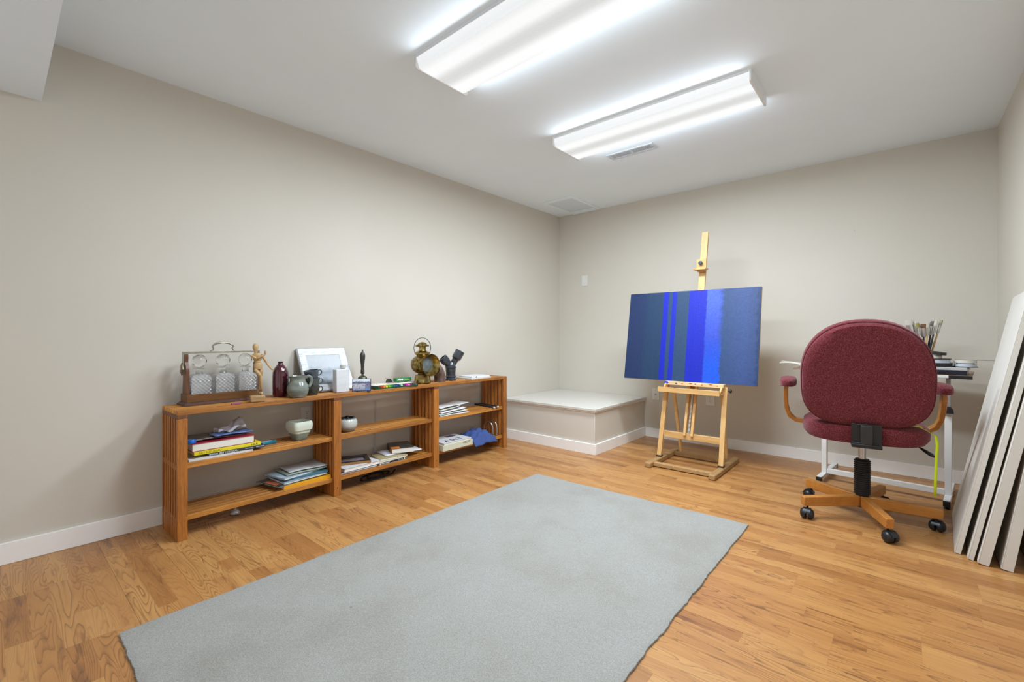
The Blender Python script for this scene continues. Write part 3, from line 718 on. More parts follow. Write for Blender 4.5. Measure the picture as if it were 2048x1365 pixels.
lathe_obj('stem', [(0.041, 0), (0.043, 0.004), (0.043, 0.012), (0.039, 0.016), (0.039, 0.026), (0.043, 0.030), (0.043, 0.036), (0.039, 0.040), (0.039, 0.070), (0.041, 0.073), (0.041, 0.096), (0.045, 0.100), (0.045, 0.108), (0.038, 0.114), (0.036, 0.13), (0.02, 0.15)], YB, yp)
def branch(nm, a, b, r0, r1):
    a = Vector(a); b = Vector(b); d = (b-a).normalized(); M = d.to_track_quat('Z', 'Y').to_matrix().to_4x4(); M.translation = a; L = (b-a).length
    return MB().lathe([(r0, 0), (r0, L*0.4), (r1, L*0.5), (r1*1.03, L*0.9), (r1, L), (r1*0.82, L), (r1*0.8, L*0.55)], 28, M).build(nm, YB, yp)
branch('short_branch', (-0.006, 0, 0.115), (-0.068, 0.0, 0.182), 0.030, 0.036)
branch('tall_branch', (0.010, 0, 0.118), (0.078, 0.0, 0.232), 0.026, 0.038)

# ------------------------------------------------------------------ books, papers and other things on the shelves
PAGE = mat('book_pages', (226, 224, 216), 0.8, var=0.05, vscale=300)
def book(name, label, l, d, z, w, dep, t, rz, cover, spine='front', cat='book', pages=PAGE, ct=0.0022, group=None, inset=0.003):
    b = thing(name, label, cat, S(l, d, z), SRZ+rz, group)
    c = MB().box(-w/2, w/2, -dep/2, dep/2, 0, ct).box(-w/2, w/2, -dep/2, dep/2, t-ct, t)
    e = inset
    x0, x1, y0, y1 = -w/2+e, w/2-e, -dep/2+e, dep/2-e
    if spine == 'front': c.box(-w/2, w/2, -dep/2, -dep/2+ct, ct, t-ct); y0 = -dep/2+ct
    if spine == 'back': c.box(-w/2, w/2, dep/2-ct, dep/2, ct, t-ct); y1 = dep/2-ct
    if spine == 'right': c.box(w/2-ct, w/2, -dep/2, dep/2, ct, t-ct); x1 = w/2-ct
    if spine == 'left': c.box(-w/2, -w/2+ct, -dep/2, dep/2, ct, t-ct); x0 = -w/2+ct
    global COVER
    COVER = c.build('cover', cover, b, bevel=0.0008)
    MB().box(x0, x1, y0, y1, ct, t-ct).build('pages', pages, b)
    return b
def sheet(name, label, l, d, z, w, dep, rz, m_, wave=0.004, t=0.002, cat='magazine', lift=0.0, group=None):
    """a slightly curled magazine or loose sheets"""
    def f(u, v): return Vector(((u-0.5)*w, (v-0.5)*dep, t/2+wave*(0.5+0.5*math.sin(u*5.0+v*2.0))+lift*u*u))
    o = MB().grid(10, 6, f).build(name, m_, None, S(l, d, z), (0, 0, SRZ+rz), solid=t)
    return tag(o, label, cat, group)
FRONT = (PI/2, 0, 0)
WT = mat('print_white', (236, 238, 230), 0.5); BK = mat('print_black', (24, 24, 26), 0.5)
# middle shelf, left bay
z = T1
book('book', 'thin white paperback at the bottom of the art book stack', 0.20, 0.13, z, 0.29, 0.19, 0.011, 0.0, mat('white_cover', (216, 216, 216), 0.4)); z += 0.0112
b = book('book', 'black spined art book with white lettering under the yellow one', 0.275, 0.135, z, 0.262, 0.20, 0.0145, -0.035, mat('charcoal_cover', (44, 48, 56), 0.35)); z += 0.0147
text('ART NOUVEAU', 0.0125, WT, COVER, (-0.085, -0.1005, 0.003), FRONT, 1.0)
q = MB()
for i in range(10): q.box(0.035+i*0.0038, 0.0375+i*0.0038, -0.1006, -0.0999, 0.006, 0.010)
for i in range(12): q.box(0.088+i*0.0034, 0.0904+i*0.0034, -0.1006, -0.0999, 0.0055, 0.0105)
for i in range(9): q.box(-0.128+i*0.0042, -0.125+i*0.0042, -0.1006, -0.0999, 0.003, 0.011)
q.build('small_print', mat('print_pale_blue', (176, 190, 204), 0.5), COVER)
b = book('book', 'yellow spined art book below the thick red book', 0.232, 0.14, z, 0.308, 0.205, 0.0165, 0.0, mat('yellow_cover', (226, 212, 30), 0.35)); z += 0.0167
text('ART NOUVEAU', 0.0145, mat('print_olive', (118, 112, 26), 0.5), COVER, (-0.135, -0.1028, 0.0035), FRONT, 1.0)
text('NLB', 0.0145, BK, COVER, (0.105, -0.1028, 0.0035), FRONT, 1.2)
book('book', 'thick hardback with crimson cover and white page edges', 0.215, 0.145, z, 0.285, 0.20, 0.040, -0.01, mat('crimson_cover', (158, 26, 52), 0.3), 'right', ct=0.003); z += 0.0402
sheet('magazine', 'dark glossy magazine lying open on the crimson hardback', 0.195, 0.165, z, 0.265, 0.165, 0.04, mat('dark_magazine', (84, 76, 72), 0.25, var=0.6, vscale=16), 0.006, 0.008)
sheet('magazine', 'blue and yellow leaflet on top of the book stack', 0.265, 0.115, z+0.0145, 0.185, 0.09, 0.10, mat('blue_leaflet', (92, 120, 176), 0.3, var=0.5, vscale=26), 0.004, 0.004, 'leaflet')
cr = MB(); rr = random.Random(11)
def crum(u, v):
    x = (u-0.5)*0.13; y = (v-0.5)*0.09
    return Vector((x, y+0.02*math.sin(u*9)*v, 0.004+0.062*(u**2.2)*(0.35+0.65*v)+0.009*math.sin(u*11+v*7)+0.006*math.sin(v*13)))
tag(cr.grid(12, 9, crum, False).build('paper_sheet', mat('crumpled_paper', (214, 212, 220), 0.7), None, S(0.270, 0.150, z+0.024), (0, 0, SRZ), solid=0.0008), 'crumpled white paper standing up on the book stack', 'paper')
cap = thing('plastic_disc', 'round bright blue plastic disc tucked beside the dark magazine', 'disc', S(0.075, 0.075, z+0.0005), SRZ)
lathe_obj('disc_shell', [(0.019, 0), (0.021, 0.002), (0.021, 0.014), (0.018, 0.018), (0, 0.019)], mat('blue_plastic', (26, 100, 190), 0.3), cap)
pe = thing('pencil_tin', 'long teal pencil tin lying beside the art books', 'pencil tin', S(0.428, 0.125, T1), SRZ+0.25)
MB().box(-0.075, 0.075, -0.018, 0.018, 0, 0.016).build('case', mat('teal_tin', (30, 112, 132), 0.3), pe, bevel=0.004)
MB().box(-0.068, 0.05, -0.013, 0.013, 0.016, 0.019).build('label_strip', mat('pale_teal', (126, 168, 180), 0.35), pe, bevel=0.001)
# square pot
pp = thing('square_pot', 'square two tone green ceramic planter with stepped rim', 'planter', S(0.628, 0.115, T1), SRZ+0.12)
def sq(hw, z, r=0.35, n=6):
    pts = []
    for cx, cy, a0 in ((1, 1, 0), (-1, 1, PI/2), (-1, -1, PI), (1, -1, 3*PI/2)):
        for i in range(n+1):
            a = a0+PI/2*i/n; pts.append(Vector((cx*hw*(1-r)+hw*r*math.cos(a), cy*hw*(1-r)+hw*r*math.sin(a), z)))
    return pts
PG1 = mat('pale_celadon', (206, 214, 198), 0.22, coat=0.4); PG2 = mat('sage_glaze', (132, 148, 136), 0.22, coat=0.4)
MB().loft([sq(0.030, 0), sq(0.032, 0.002), sq(0.040, 0.025), sq(0.0475, 0.043)], True).build('lower_bowl', PG2, pp)
MB().loft([sq(0.0475, 0.043), sq(0.051, 0.060), sq(0.057, 0.061), sq(0.060, 0.080), sq(0.059, 0.098), sq(0.054, 0.110), sq(0.047, 0.110), sq(0.045, 0.095), sq(0.045, 0.05), sq(0.02, 0.045)], False).build('upper_bowl', PG1, pp)
# bottom shelf, left bay
z = T2
b = book('book', 'large yellow spined picture book under the magazines', 0.642, 0.135, z, 0.278, 0.21, 0.021, 0.0, mat('amber_cover', (226, 160, 24), 0.35)); z += 0.0212
b = book('magazine', 'dark magazine with an orange picture sticking out left of the pile', 0.590, 0.150, z, 0.29, 0.20, 0.006, 0.22, mat('dark_green_cover', (52, 58, 54), 0.3, var=0.3, vscale=20), 'back', 'magazine', ct=0.0012)
MB().box(-0.135, -0.07, -0.06, 0.05, 0.006, 0.0066).build('cover_picture', mat('rust_print', (176, 92, 56), 0.4), COVER); z += 0.0068
book('magazine', 'white journal with blue cover in the magazine pile', 0.632, 0.135, z, 0.262, 0.19, 0.010, 0.05, mat('blue_white_cover', (150, 172, 190), 0.35, var=0.3, vscale=24), 'back', 'magazine', ct=0.0012); z += 0.0102
book('magazine', 'teal backed catalogue in the magazine pile', 0.655, 0.140, z, 0.245, 0.18, 0.012, -0.06, mat('teal_cover', (62, 112, 128), 0.3, var=0.2, vscale=18), 'front', 'magazine', ct=0.0015); z += 0.0122
book('magazine', 'pale blue brochure near the top of the magazine pile', 0.610, 0.150, z, 0.24, 0.18, 0.010, 0.20, mat('pale_blue_cover', (168, 190, 206), 0.35, var=0.15, vscale=18), 'left', 'magazine', ct=0.0012); z += 0.0104
sheet('magazine', 'grey green folder second from the top of the magazine pile', 0.655, 0.150, z, 0.24, 0.17, 0.02, mat('sage_paper', (142, 154, 142), 0.5, var=0.12, vscale=14), 0.004, 0.005); z += 0.0105
sheet('magazine', 'light grey newsletter curled on top of the magazine pile', 0.675, 0.160, z, 0.235, 0.17, -0.02, mat('newsletter_paper', (190, 190, 190), 0.5, var=0.05, vscale=60), 0.006, 0.002)

# middle shelf, middle bay: round jar
jr = thing('lidded_jar', 'round white glazed jar with black mouth and speckled foot', 'jar', S(0.935, 0.105, T1), SRZ+0.5)
def jar_mat():
    k = NT('speckled_white_glaze'); k.p.inputs['Roughness'].default_value = 0.2; k.p.inputs['Coat Weight'].default_value = 0.3
    tc = k.n('TexCoord').outputs['Object']; sp = k.n('SeparateXYZ', {0: tc}); n = k.noise(tc, 60.0, 4.0, 0.7)
    h_ = k.math('ADD', sp.outputs[2], k.math('MULTIPLY', k.math('SUBTRACT', n, 0.5), 0.014))
    k.set(k.p.inputs['Base Color'], k.ramp(k.math('MULTIPLY', h_, 10.0), [(0.05, rgb(128, 118, 104)), (0.28, rgb(158, 152, 140)), (0.36, rgb(186, 188, 182)), (0.78, rgb(192, 196, 190)), (0.86, rgb(40, 46, 50)), (1.0, rgb(34, 38, 42))]))
    return k.m
lathe_obj('body', [(0.034, 0), (0.040, 0.003), (0.053, 0.020), (0.0605, 0.045), (0.059, 0.066), (0.050, 0.083), (0.038, 0.090), (0.036, 0.088), (0.046, 0.078), (0.052, 0.05), (0.03, 0.012)], jar_mat(), jr, 44)
lathe_obj('liner', [(0.038, 0.082), (0.034, 0.084), (0.0, 0.080)], mat('black_glaze', (24, 26, 28), 0.15, coat=0.4), jr, 30)
for a in (0.6, 2.2, 3.7, 5.2):
    MB().ell((0.036*math.cos(a), 0.036*math.sin(a), 0.090), 0.012, 0.008, 0.006, Matrix.Rotation(a+PI/2, 3, 'Z').to_4x4()).build('lug', mat('black_glaze', (24, 26, 28), 0.15, coat=0.4), jr)
# bottom shelf, middle bay
z = T2
book('book', 'purple covered paperback at the bottom by the middle post', 0.975, 0.120, z, 0.27, 0.17, 0.013, 0.0, mat('purple_cover', (64, 34, 78), 0.35), 'left')
book('book', 'thick white catalogue with figure sketches on its cover', 0.998, 0.125, z+0.0132, 0.262, 0.185, 0.022, 0.03, mat('white_catalogue', (216, 218, 224), 0.35, var=0.04, vscale=22), 'back')
frame_o = thing('picture_frame', 'black and wood picture frame lying flat on the white catalogue', 'picture frame', S(0.995, 0.150, z+0.0362), SRZ-0.42)
def flat_ring(w, h, ix, zz): return [Vector((sx*(w/2-ix), sy*(h/2-ix), zz)) for sx, sy in ((-1, -1), (1, -1), (1, 1), (-1, 1))]
MB().loft([flat_ring(0.215, 0.165, 0, 0), flat_ring(0.215, 0.165, 0, 0.014), flat_ring(0.215, 0.165, 0.004, 0.014), flat_ring(0.215, 0.165, 0.004, 0.0)], False, False, True).build('wood_edge', wood('frame_pine', (140, 96, 50), (176, 128, 74), 0, 10, 8), frame_o)
MB().loft([flat_ring(0.207, 0.157, 0, 0.002), flat_ring(0.207, 0.157, 0.002, 0.019), flat_ring(0.207, 0.157, 0.026, 0.016), flat_ring(0.207, 0.157, 0.028, 0.004)], False, False, True).build('black_frame', mat('black_lacquer', (34, 31, 30), 0.3), frame_o)
MB().box(-0.078, 0.078, -0.053, 0.053, 0.002, 0.006).build('picture', mat('mauve_print', (150, 140, 150), 0.15, var=0.35, vscale=22, coat=0.5), frame_o)
b = book('book', 'cream book with black titled spine at the shelf front', 1.232, 0.105, z, 0.212, 0.145, 0.017, 0.0, mat('cream_cover', (206, 202, 184), 0.45)); 
MB().box(-0.098, 0.104, -0.0733, -0.0718, 0.0025, 0.0150).build('spine_panel', mat('black_spine', (38, 42, 48), 0.35), COVER)
q = MB()
for i in range(14): q.box(-0.092+i*0.0046, -0.0892+i*0.0046, -0.0738, -0.0732, 0.006, 0.0115)
for i in range(11): q.box(0.040+i*0.0036, 0.0424+i*0.0036, -0.0738, -0.0732, 0.0075, 0.0100)
q.cyl((0.093, -0.0738, 0.0085), (0.093, -0.0730, 0.0085), 0.0042, 12)
q.build('small_print', WT, COVER)
book('book', 'tan old book lying under the white pad in the middle bay', 1.262, 0.120, z+0.0172, 0.205, 0.150, 0.014, -0.16, mat('tan_cover', (176, 160, 118), 0.5, var=0.1, vscale=30), 'back')
sheet('paper_pad', 'white paper pad beneath the dark paperback with orange spine patch', 1.365, 0.150, z+0.032, 0.285, 0.155, -0.12, mat('pad_paper', (214, 218, 224), 0.6), 0.002, 0.005, 'paper pad')
b = book('book', 'thick dark paperback with an orange patch on its spine', 1.375, 0.150, z+0.0402, 0.155, 0.20, 0.034, -0.42, mat('dark_paperback', (48, 52, 48), 0.3, var=0.35, vscale=18), 'left', ct=0.0015)
MB().box(-0.0790, -0.0772, -0.092, -0.030, 0.001, 0.0345).box(-0.079, -0.02, -0.092, -0.045, 0.0338, 0.0346).build('spine_patch', mat('orange_print', (224, 128, 36), 0.4), COVER)

# middle shelf, right bay: folded papers and black rods
z = T1
pm_ = [mat('paper_white_%d' % i, c_, 0.75) for i, c_ in enumerate(((222, 222, 220), (210, 212, 206), (226, 226, 228), (204, 204, 192)))]
rr = random.Random(21)
labs = ('loose white paper lowest in the fanned stack on the right shelf', 'folded white sheet second in the fanned paper stack', 'long white sheet in the middle of the fanned paper stack', 'cream edged sheet bending upward in the fanned paper stack', 'wide pale sheet covering the top of the fanned paper stack')
specs = [(1.800, 0.120, 0.30, 0.20, 0.00, 0.004, 0.003, 0.0), (1.795, 0.125, 0.30, 0.19, 0.05, 0.005, 0.003, 0.008), (1.800, 0.130, 0.29, 0.18, 0.12, 0.005, 0.003, 0.012), (1.770, 0.140, 0.24, 0.17, 0.16, 0.006, 0.003, 0.016), (1.835, 0.150, 0.33, 0.16, 0.10, 0.008, 0.003, 0.012)]
for i, (l_, d_, w_, dp, rz, wv, t_, lf) in enumerate(specs):
    sheet('paper_sheet', labs[i], l_, d_, z, w_, dp, rz, pm_[i % 4], wv, t_, 'paper', lf, 'fanned papers on the right shelf')
    z += t_+wv+0.0025+lf*0.3
for i, (l_, lab) in enumerate(((2.245, 'longer flat black rod lying across the right shelf'), (2.290, 'black rod beside the right end of the shelf, white tipped'))):
    rd = thing('black_rod', lab, 'rod', S(l_, 0.135, T1), SRZ+PI/2-0.12, 'black rods on the right shelf')
    MB().box(-0.125, 0.125, -0.014, 0.014, 0, 0.013).build('bar', mat('matt_black', (30, 32, 36), 0.5), rd, bevel=0.002)
    MB().box(-0.133, -0.125, -0.010, 0.010, 0.001, 0.011).build('tip', PLATE, rd, bevel=0.001)
# bottom shelf, right bay
z = T2
bxx = thing('box_file', 'cream cardboard tray holding the white book under the papers', 'box', S(1.790, 0.088, z), SRZ)
CREAM = mat('cream_board', (206, 208, 186), 0.55)
MB().box(-0.155, 0.155, -0.11, 0.13, 0, 0.003).box(-0.155, 0.155, -0.11, -0.105, 0.003, 0.045).box(-0.155, 0.155, 0.125, 0.13, 0.003, 0.045).box(-0.155, -0.150, -0.105, 0.125, 0.003, 0.045).box(0.150, 0.155, -0.105, 0.125, 0.003, 0.045).build('tray', CREAM, bxx, bevel=0.0015)
MB().tube([(0.045, -0.112, 0.036), (0.07, -0.113, 0.031), (0.10, -0.113, 0.030), (0.122, -0.112, 0.036), (0.125, -0.112, 0.041), (0.10, -0.112, 0.042), (0.07, -0.112, 0.039)], 0.0014, 6, True).build('string_loop', mat('string', (150, 140, 110), 0.8), bxx)
b = book('book', 'white art book lying in the cream cardboard tray', 1.792, 0.085, z+0.0035, 0.285, 0.205, 0.055, 0.0, mat('white_art_cover', (218, 220, 224), 0.3), 'back', ct=0.003)
text('ART', 0.085, BK, COVER, (-0.11, -0.085, 0.0552), (0, 0, 0), 1.25)
MB().box(0.01, 0.10, 0.030, 0.078, 0.055, 0.0556).build('cover_picture', mat('mauve_cover_print', (96, 78, 104), 0.4, var=0.4, vscale=40), COVER)
# blue denim cloth
def cloth(u, v):
    x = (u-0.5)*0.26; y = (v-0.5)*0.21
    hgt = 0.072*max(0, 1-(abs(u-0.50)/0.56)**2.2)*max(0, 1-(abs(v-0.60)/0.66)**2.2)
    hgt += 0.009*math.sin(u*17+v*6)*min(1, hgt*30)+0.006*math.sin(v*21-u*8)*min(1, hgt*30)+0.004*noise.noise(Vector((u*9, v*9, 2)))
    if v < 0.20: hgt -= (0.20-v)*0.17
    return Vector((x, y, max(hgt, -0.03)+0.003))
DEN = mat('denim_blue', (60, 82, 140), 0.9, var=0.12, vscale=120, bump=0.3, bscale=500)
tag(MB().grid(40, 30, cloth).build('denim_cloth', DEN, None, S(2.105, 0.075, T2), (0, 0, SRZ), solid=0.003), 'crumpled blue denim cloth hanging over the lowest shelf', 'cloth')
# wire bookends
for i, (l_, lab) in enumerate(((2.262, 'arched chrome bookend next to the denim cloth'), (2.315, 'arched chrome bookend against the right end slats'))):
    ar = thing('bookend', lab, 'bookend', S(l_, 0.105, T2), SRZ+PI/2, 'arched wire bookends')
    pts = [(-0.052, 0, 0.002)]+[(-0.052*math.cos(a), 0, 0.062+0.058*math.sin(a)) for a in [PI*k/16 for k in range(17)]]+[(0.052, 0, 0.002)]
    MB().tube(pts, 0.0026, 8, False, 1.8).build('arch', CHROME, ar)
    MB().box(-0.056, 0.056, -0.016, 0.016, 0, 0.002).build('base_plate', CHROME, ar)
# things on top right and front
z = T0
book('book', 'wide white softback lying at the right end of the top', 2.085, 0.110, z, 0.235, 0.185, 0.010, 0.0, mat('pale_softback', (212, 212, 206), 0.4, var=0.05, vscale=18), 'front')
b = book('book', 'white booklet with red stripe on top of the softback', 2.105, 0.120, z+0.0102, 0.205, 0.165, 0.010, -0.05, mat('white_booklet', (224, 226, 230), 0.35), 'front')
MB().box(-0.058, -0.050, -0.0832, -0.0822, 0.0, 0.010).build('stripe', mat('wine_red', (130, 30, 50), 0.4), COVER)
tag(MB().box(-0.023, 0.023, -0.006, 0.006, 0, 0.010).build('chalk_stub', mat('pink_chalk', (150, 84, 104), 0.8), None, S(0.257, 0.02, T0), (0, 0, SRZ+0.05), bevel=0.002), 'pink chalk stub at the shelf edge before the decanter stand', 'chalk')
# cables behind and under the unit
cb = MB().tube([S(1.262, 0.285, 0.50), S(1.262, 0.283, 0.35), S(1.256, 0.28, 0.22), S(1.25, 0.282, 0.15), S(1.20, 0.285, 0.06), S(1.10, 0.285, 0.006)], 0.003, 8)
tag(cb.build('power_cable', mat('grey_cable', (196, 198, 200), 0.5)), 'thin grey cable hanging down the wall behind the middle shelf', 'cable')
cp = []
for i in range(60):
    t = i/59*4*PI; cp.append(S(1.13+0.10*math.cos(t)+0.02*math.sin(3*t)+0.10*i/59, 0.15+0.06*math.sin(t), 0.006+0.009*(i/59)+0.003*math.sin(t*2.5)))
tag(MB().tube(cp, 0.005, 8).build('power_cable', mat('black_cable', (18, 18, 20), 0.5)), 'coiled black cable on the floor under the middle shelf', 'cable')
kn = thing('glass_knob', 'small clear knob lying on the floor under the left shelf', 'knob', S(0.30, 0.16, 0), SRZ)
lathe_obj('knob', [(0.012, 0), (0.022, 0.006), (0.024, 0.014), (0.018, 0.024), (0.008, 0.028), (0.007, 0.036), (0.0, 0.037)], mat('frosted_knob', (190, 190, 186), 0.15, coat=0.5), kn, 20)

# ------------------------------------------------------------------ easel
EW = wood('easel_beech', (206, 160, 98), (232, 192, 132), 2, 10, 5, 0.45, 0.12)
EWX = wood('easel_beech_bar', (204, 158, 96), (230, 190, 130), 0, 10, 5, 0.45, 0.12)
EWB = wood('easel_weathered_base', (158, 122, 78), (188, 150, 100), 1, 10, 5, 0.55, 0.2)
EO = Vector((1.70, -0.72, 0))
ea = thing('easel', 'wooden H frame studio easel with ratchet mast and tray', 'easel', EO)
def ep(name, mb, m_, bevel=0.0025):
    mb.v = [tuple(Vector(p)-EO) for p in mb.v]; return mb.build(name, m_, ea, bevel=bevel)
ep('runner', MB().box(1.458, 1.506, -1.0, -0.445, 0, 0.038), EWB, 0.008)
ep('runner', MB().box(1.914, 1.960, -1.003, -0.405, 0, 0.038), EWB, 0.008)
ep('base_bar', MB().box(1.506, 1.914, -0.945, -0.905, 0.006, 0.032), EWB)
ep('base_bar', MB().box(1.506, 1.914, -0.545, -0.515, 0.006, 0.034), EWB)
SLP = 0.16
def ly(z_): return -0.772+SLP*(z_-0.04)
for xa, xb in ((1.478, 1.503), (1.932, 1.936)):
    ep('front_leg', MB().beam((xa, ly(0.036), 0.040), (xb, ly(0.60), 0.60), 0.034, 0.026), EW)
    ep('leg_hinge', MB().box(xa-0.020, xa+0.020, ly(0.04)-0.016, ly(0.04)+0.02, 0.036, 0.050), mat('hinge_steel', (70, 66, 60), 0.4, 0.8), 0.001)
for xa, xb in ((1.546, 1.545), (1.893, 1.903)):
    ep('rear_leg', MB().beam((xa, -0.497, 0.036), (xb, ly(0.57)+0.028, 0.57), 0.022, 0.024), EW)
ep('middle_bar', MB().beam((1.505, ly(0.215)+0.002, 0.215), (1.928, ly(0.215)+0.002, 0.215), 0.020, 0.048, (0, 1, 0)), EWX)
for xa in (1.668, 1.722):
    ep('ratchet_rail', MB().beam((xa, ly(0.22)-0.016, 0.222), (xa+0.006, ly(0.60)-0.016+0.03, 0.60), 0.020, 0.024), EW)
rt = MB().beam((1.695, ly(0.24)-0.010, 0.24), (1.700, ly(0.56)+0.018, 0.56), 0.012, 0.004)
for i in range(9):
    zz = 0.255+i*0.033; rt.box(1.690+0.0005*i, 1.703+0.0005*i, ly(zz)-0.016+0.0027*i, ly(zz)-0.008+0.0027*i, zz, zz+0.010)
ep('ratchet_strip', rt, mat('zinc_plate', (200, 196, 186), 0.35, 0.6), 0.0)
ep('ratchet_latch', MB().box(1.685, 1.712, ly(0.56)-0.020, ly(0.56)+0.02, 0.540, 0.566), BLACK, 0.004)
def my(z_): return -0.628+0.165*(z_-0.6)
ep('mast', MB().beam((1.690, my(0.30)+0.01, 0.30), (1.716, my(1.802), 1.802), 0.050, 0.022), EW)
ep('ledge', MB().box(1.508, 1.937, -0.735, -0.640, 0.596, 0.622), mat('paint_spattered_beech', (226, 192, 142), 0.55, var=0.15, vscale=30), 0.002)
sp_ = MB(); rr = random.Random(4)
ep('tray', MB().box(1.478, 1.930, -0.800, -0.655, 0.545, 0.553).box(1.478, 1.930, -0.806, -0.790, 0.545, 0.582), EWX, 0.0015)
for xa in (1.516, 1.926): ep('tray_bracket', MB().beam((xa, -0.792, 0.555), (xa, -0.715, 0.612), 0.012, 0.018), EW, 0.001)
for i, c_ in enumerate(((36, 60, 190), (212, 70, 48), (210, 60, 60), (40, 50, 150), (222, 96, 60), (200, 60, 50), (206, 90, 70))):
    xx = 1.60+i*0.048+rr.uniform(-0.01, 0.01)
    ep('paint_blot', MB().ell((xx, -0.7352, 0.613+rr.uniform(-0.004, 0.005)), rr.uniform(0.005, 0.014), 0.0006, 0.004), mat('paint_blot_%d' % i, c_, 0.4), 0)
ep('blue_paint_smear', MB().ell((1.518, -0.735, 0.612), 0.018, 0.001, 0.010), mat('paint_blot_0', (36, 60, 190), 0.4), 0)
ep('height_knob', MB().lathe([(0.006, 0), (0.006, 0.014), (0.013, 0.016), (0.014, 0.026), (0.010, 0.030), (0, 0.031)], 14, Matrix.Translation((1.950, -0.69, 0.575)) @ Matrix.Rotation(PI/2, 4, 'Y')), BLACK, 0)
cl_z = 1.505; cy_ = my(cl_z)-0.011
ep('top_clamp', MB().box(1.672, 1.746, cy_-0.020, cy_-0.001, cl_z, cl_z+0.075).box(1.662, 1.756, cy_-0.072, cy_-0.001, cl_z-0.014, cl_z).box(1.680, 1.738, cy_-0.030, cy_-0.001, cl_z-0.026, cl_z-0.014), EW, 0.002)
ep('clamp_knob', MB().lathe([(0.005, 0), (0.005, 0.01), (0.015, 0.011), (0.0155, 0.022), (0.012, 0.026), (0, 0.027)], 14, Matrix.Translation((1.708, cy_-0.020, cl_z+0.042)) @ Matrix.Rotation(PI/2, 4, 'X')), mat('slate_knob', (60, 70, 84), 0.4), 0)
ep('paint_blot', MB().ell((1.672, cy_-0.0725, cl_z-0.006), 0.014, 0.0008, 0.005), mat('orange_blot', (222, 132, 80), 0.5), 0)

# ------------------------------------------------------------------ painting
def paint_mat():
    k = NT('blue_abstract_paint'); k.p.inputs['Roughness'].default_value = 0.5; k.p.inputs['Specular IOR Level'].default_value = 0.3
    tc = k.n('TexCoord').outputs['Object']; sp = k.n('SeparateXYZ', {0: tc})
    x, z_ = sp.outputs[0], sp.outputs[2]
    wob = k.math('MULTIPLY', k.math('SUBTRACT', k.noise(k.scaled(tc, (3, 3, 26)), 1.0, 3.0, 0.6), 0.5), 0.018)
    u = k.math('ADD', k.math('ADD', x, 0.5), wob)
    navy, teal, ult, slate = rgb(28, 44, 80), rgb(28, 54, 80), rgb(2, 16, 180), rgb(38, 66, 96)
    cl = k.ramp(u, [(0.0, navy), (0.13, navy), (0.17, teal), (0.288, teal), (0.292, ult), (0.330, ult), (0.334, slate), (0.360, slate), (0.364, ult), (0.396, ult), (0.400, slate), (0.492, slate), (0.497, ult), (0.622, ult), (0.632, rgb(42, 70, 196))])
    wob3 = k.math('MULTIPLY', k.math('SUBTRACT', k.noise(k.scaled(tc, (4, 4, 22)), 1.0, 4.0, 0.7), 0.5), 0.09)
    u3 = k.math('ADD', k.math('ADD', x, 0.5), wob3)
    pale = k.mix(k.ramp(z_, [(0.25, (0, 0, 0, 1)), (0.62, (1, 1, 1, 1))]), rgb(36, 62, 186), rgb(72, 98, 214))
    cr_ = k.mix(k.ramp(u3, [(0.715, (0, 0, 0, 1)), (0.755, (1, 1, 1, 1))]), pale, k.ramp(u3, [(0.76, rgb(44, 70, 112)), (0.90, rgb(54, 76, 128)), (0.975, rgb(50, 70, 116)), (0.99, rgb(34, 54, 92))]))
    c = k.mix(k.math('GREATER_THAN', u, 0.630), cl, cr_)
    # azure glow towards the lower edge of the light band, ragged on its right
    wob2 = k.math('MULTIPLY', k.math('SUBTRACT', k.noise(k.scaled(tc, (5, 5, 30)), 1.0, 4.0, 0.7), 0.5), 0.09)
    u2 = k.math('ADD', k.math('ADD', x, 0.5), wob2)
    az = k.math('MULTIPLY', k.math('MULTIPLY', k.math('GREATER_THAN', u, 0.632), k.math('LESS_THAN', u2, 0.745)), k.ramp(z_, [(0.0, (1, 1, 1, 1)), (0.14, (0.9,)*3+(1,)), (0.36, (0, 0, 0, 1))]))
    c = k.mix(k.math('MULTIPLY', az, 0.95), c, rgb(0, 84, 226))
    mot = k.noise(k.scaled(tc, (60, 60, 44)), 1.0, 3.0, 0.6, 1.5)
    c = k.mix(k.math('MULTIPLY', k.ramp(mot, [(0.35, (0, 0, 0, 1)), (0.65, (1, 1, 1, 1))]), 0.5), c, k.mix(0.6, c, rgb(10, 30, 96)))
    fib = k.noise(k.scaled(tc, (150, 150, 6)), 1.0, 3.0, 0.6)
    c = k.mix(k.math('MULTIPLY', fib, 0.2), c, rgb(50, 78, 100))
    k.set(k.p.inputs['Base Color'], c)
    k.bump(k.math('ADD', mot, fib), 0.25, 0.003)
    return k.m
PAINTM = paint_mat()
pa = thing('painting', 'large abstract painting of blue vertical stripes on the easel', 'painting', (1.645, -0.690, 0.6225), 0.012)
pa.rotation_euler = (-math.atan(0.185), 0, 0.012)
MB().box(-0.502, 0.502, -0.0025, 0.0, 0.001, 0.719).build('painted_face', PAINTM, pa)
MB().box(-0.5025, 0.5025, 0.0, 0.019, 0.0, 0.72).build('panel', mat('raw_panel_edge', (196, 170, 130), 0.7, var=0.1, vscale=40), pa, bevel=0.001)

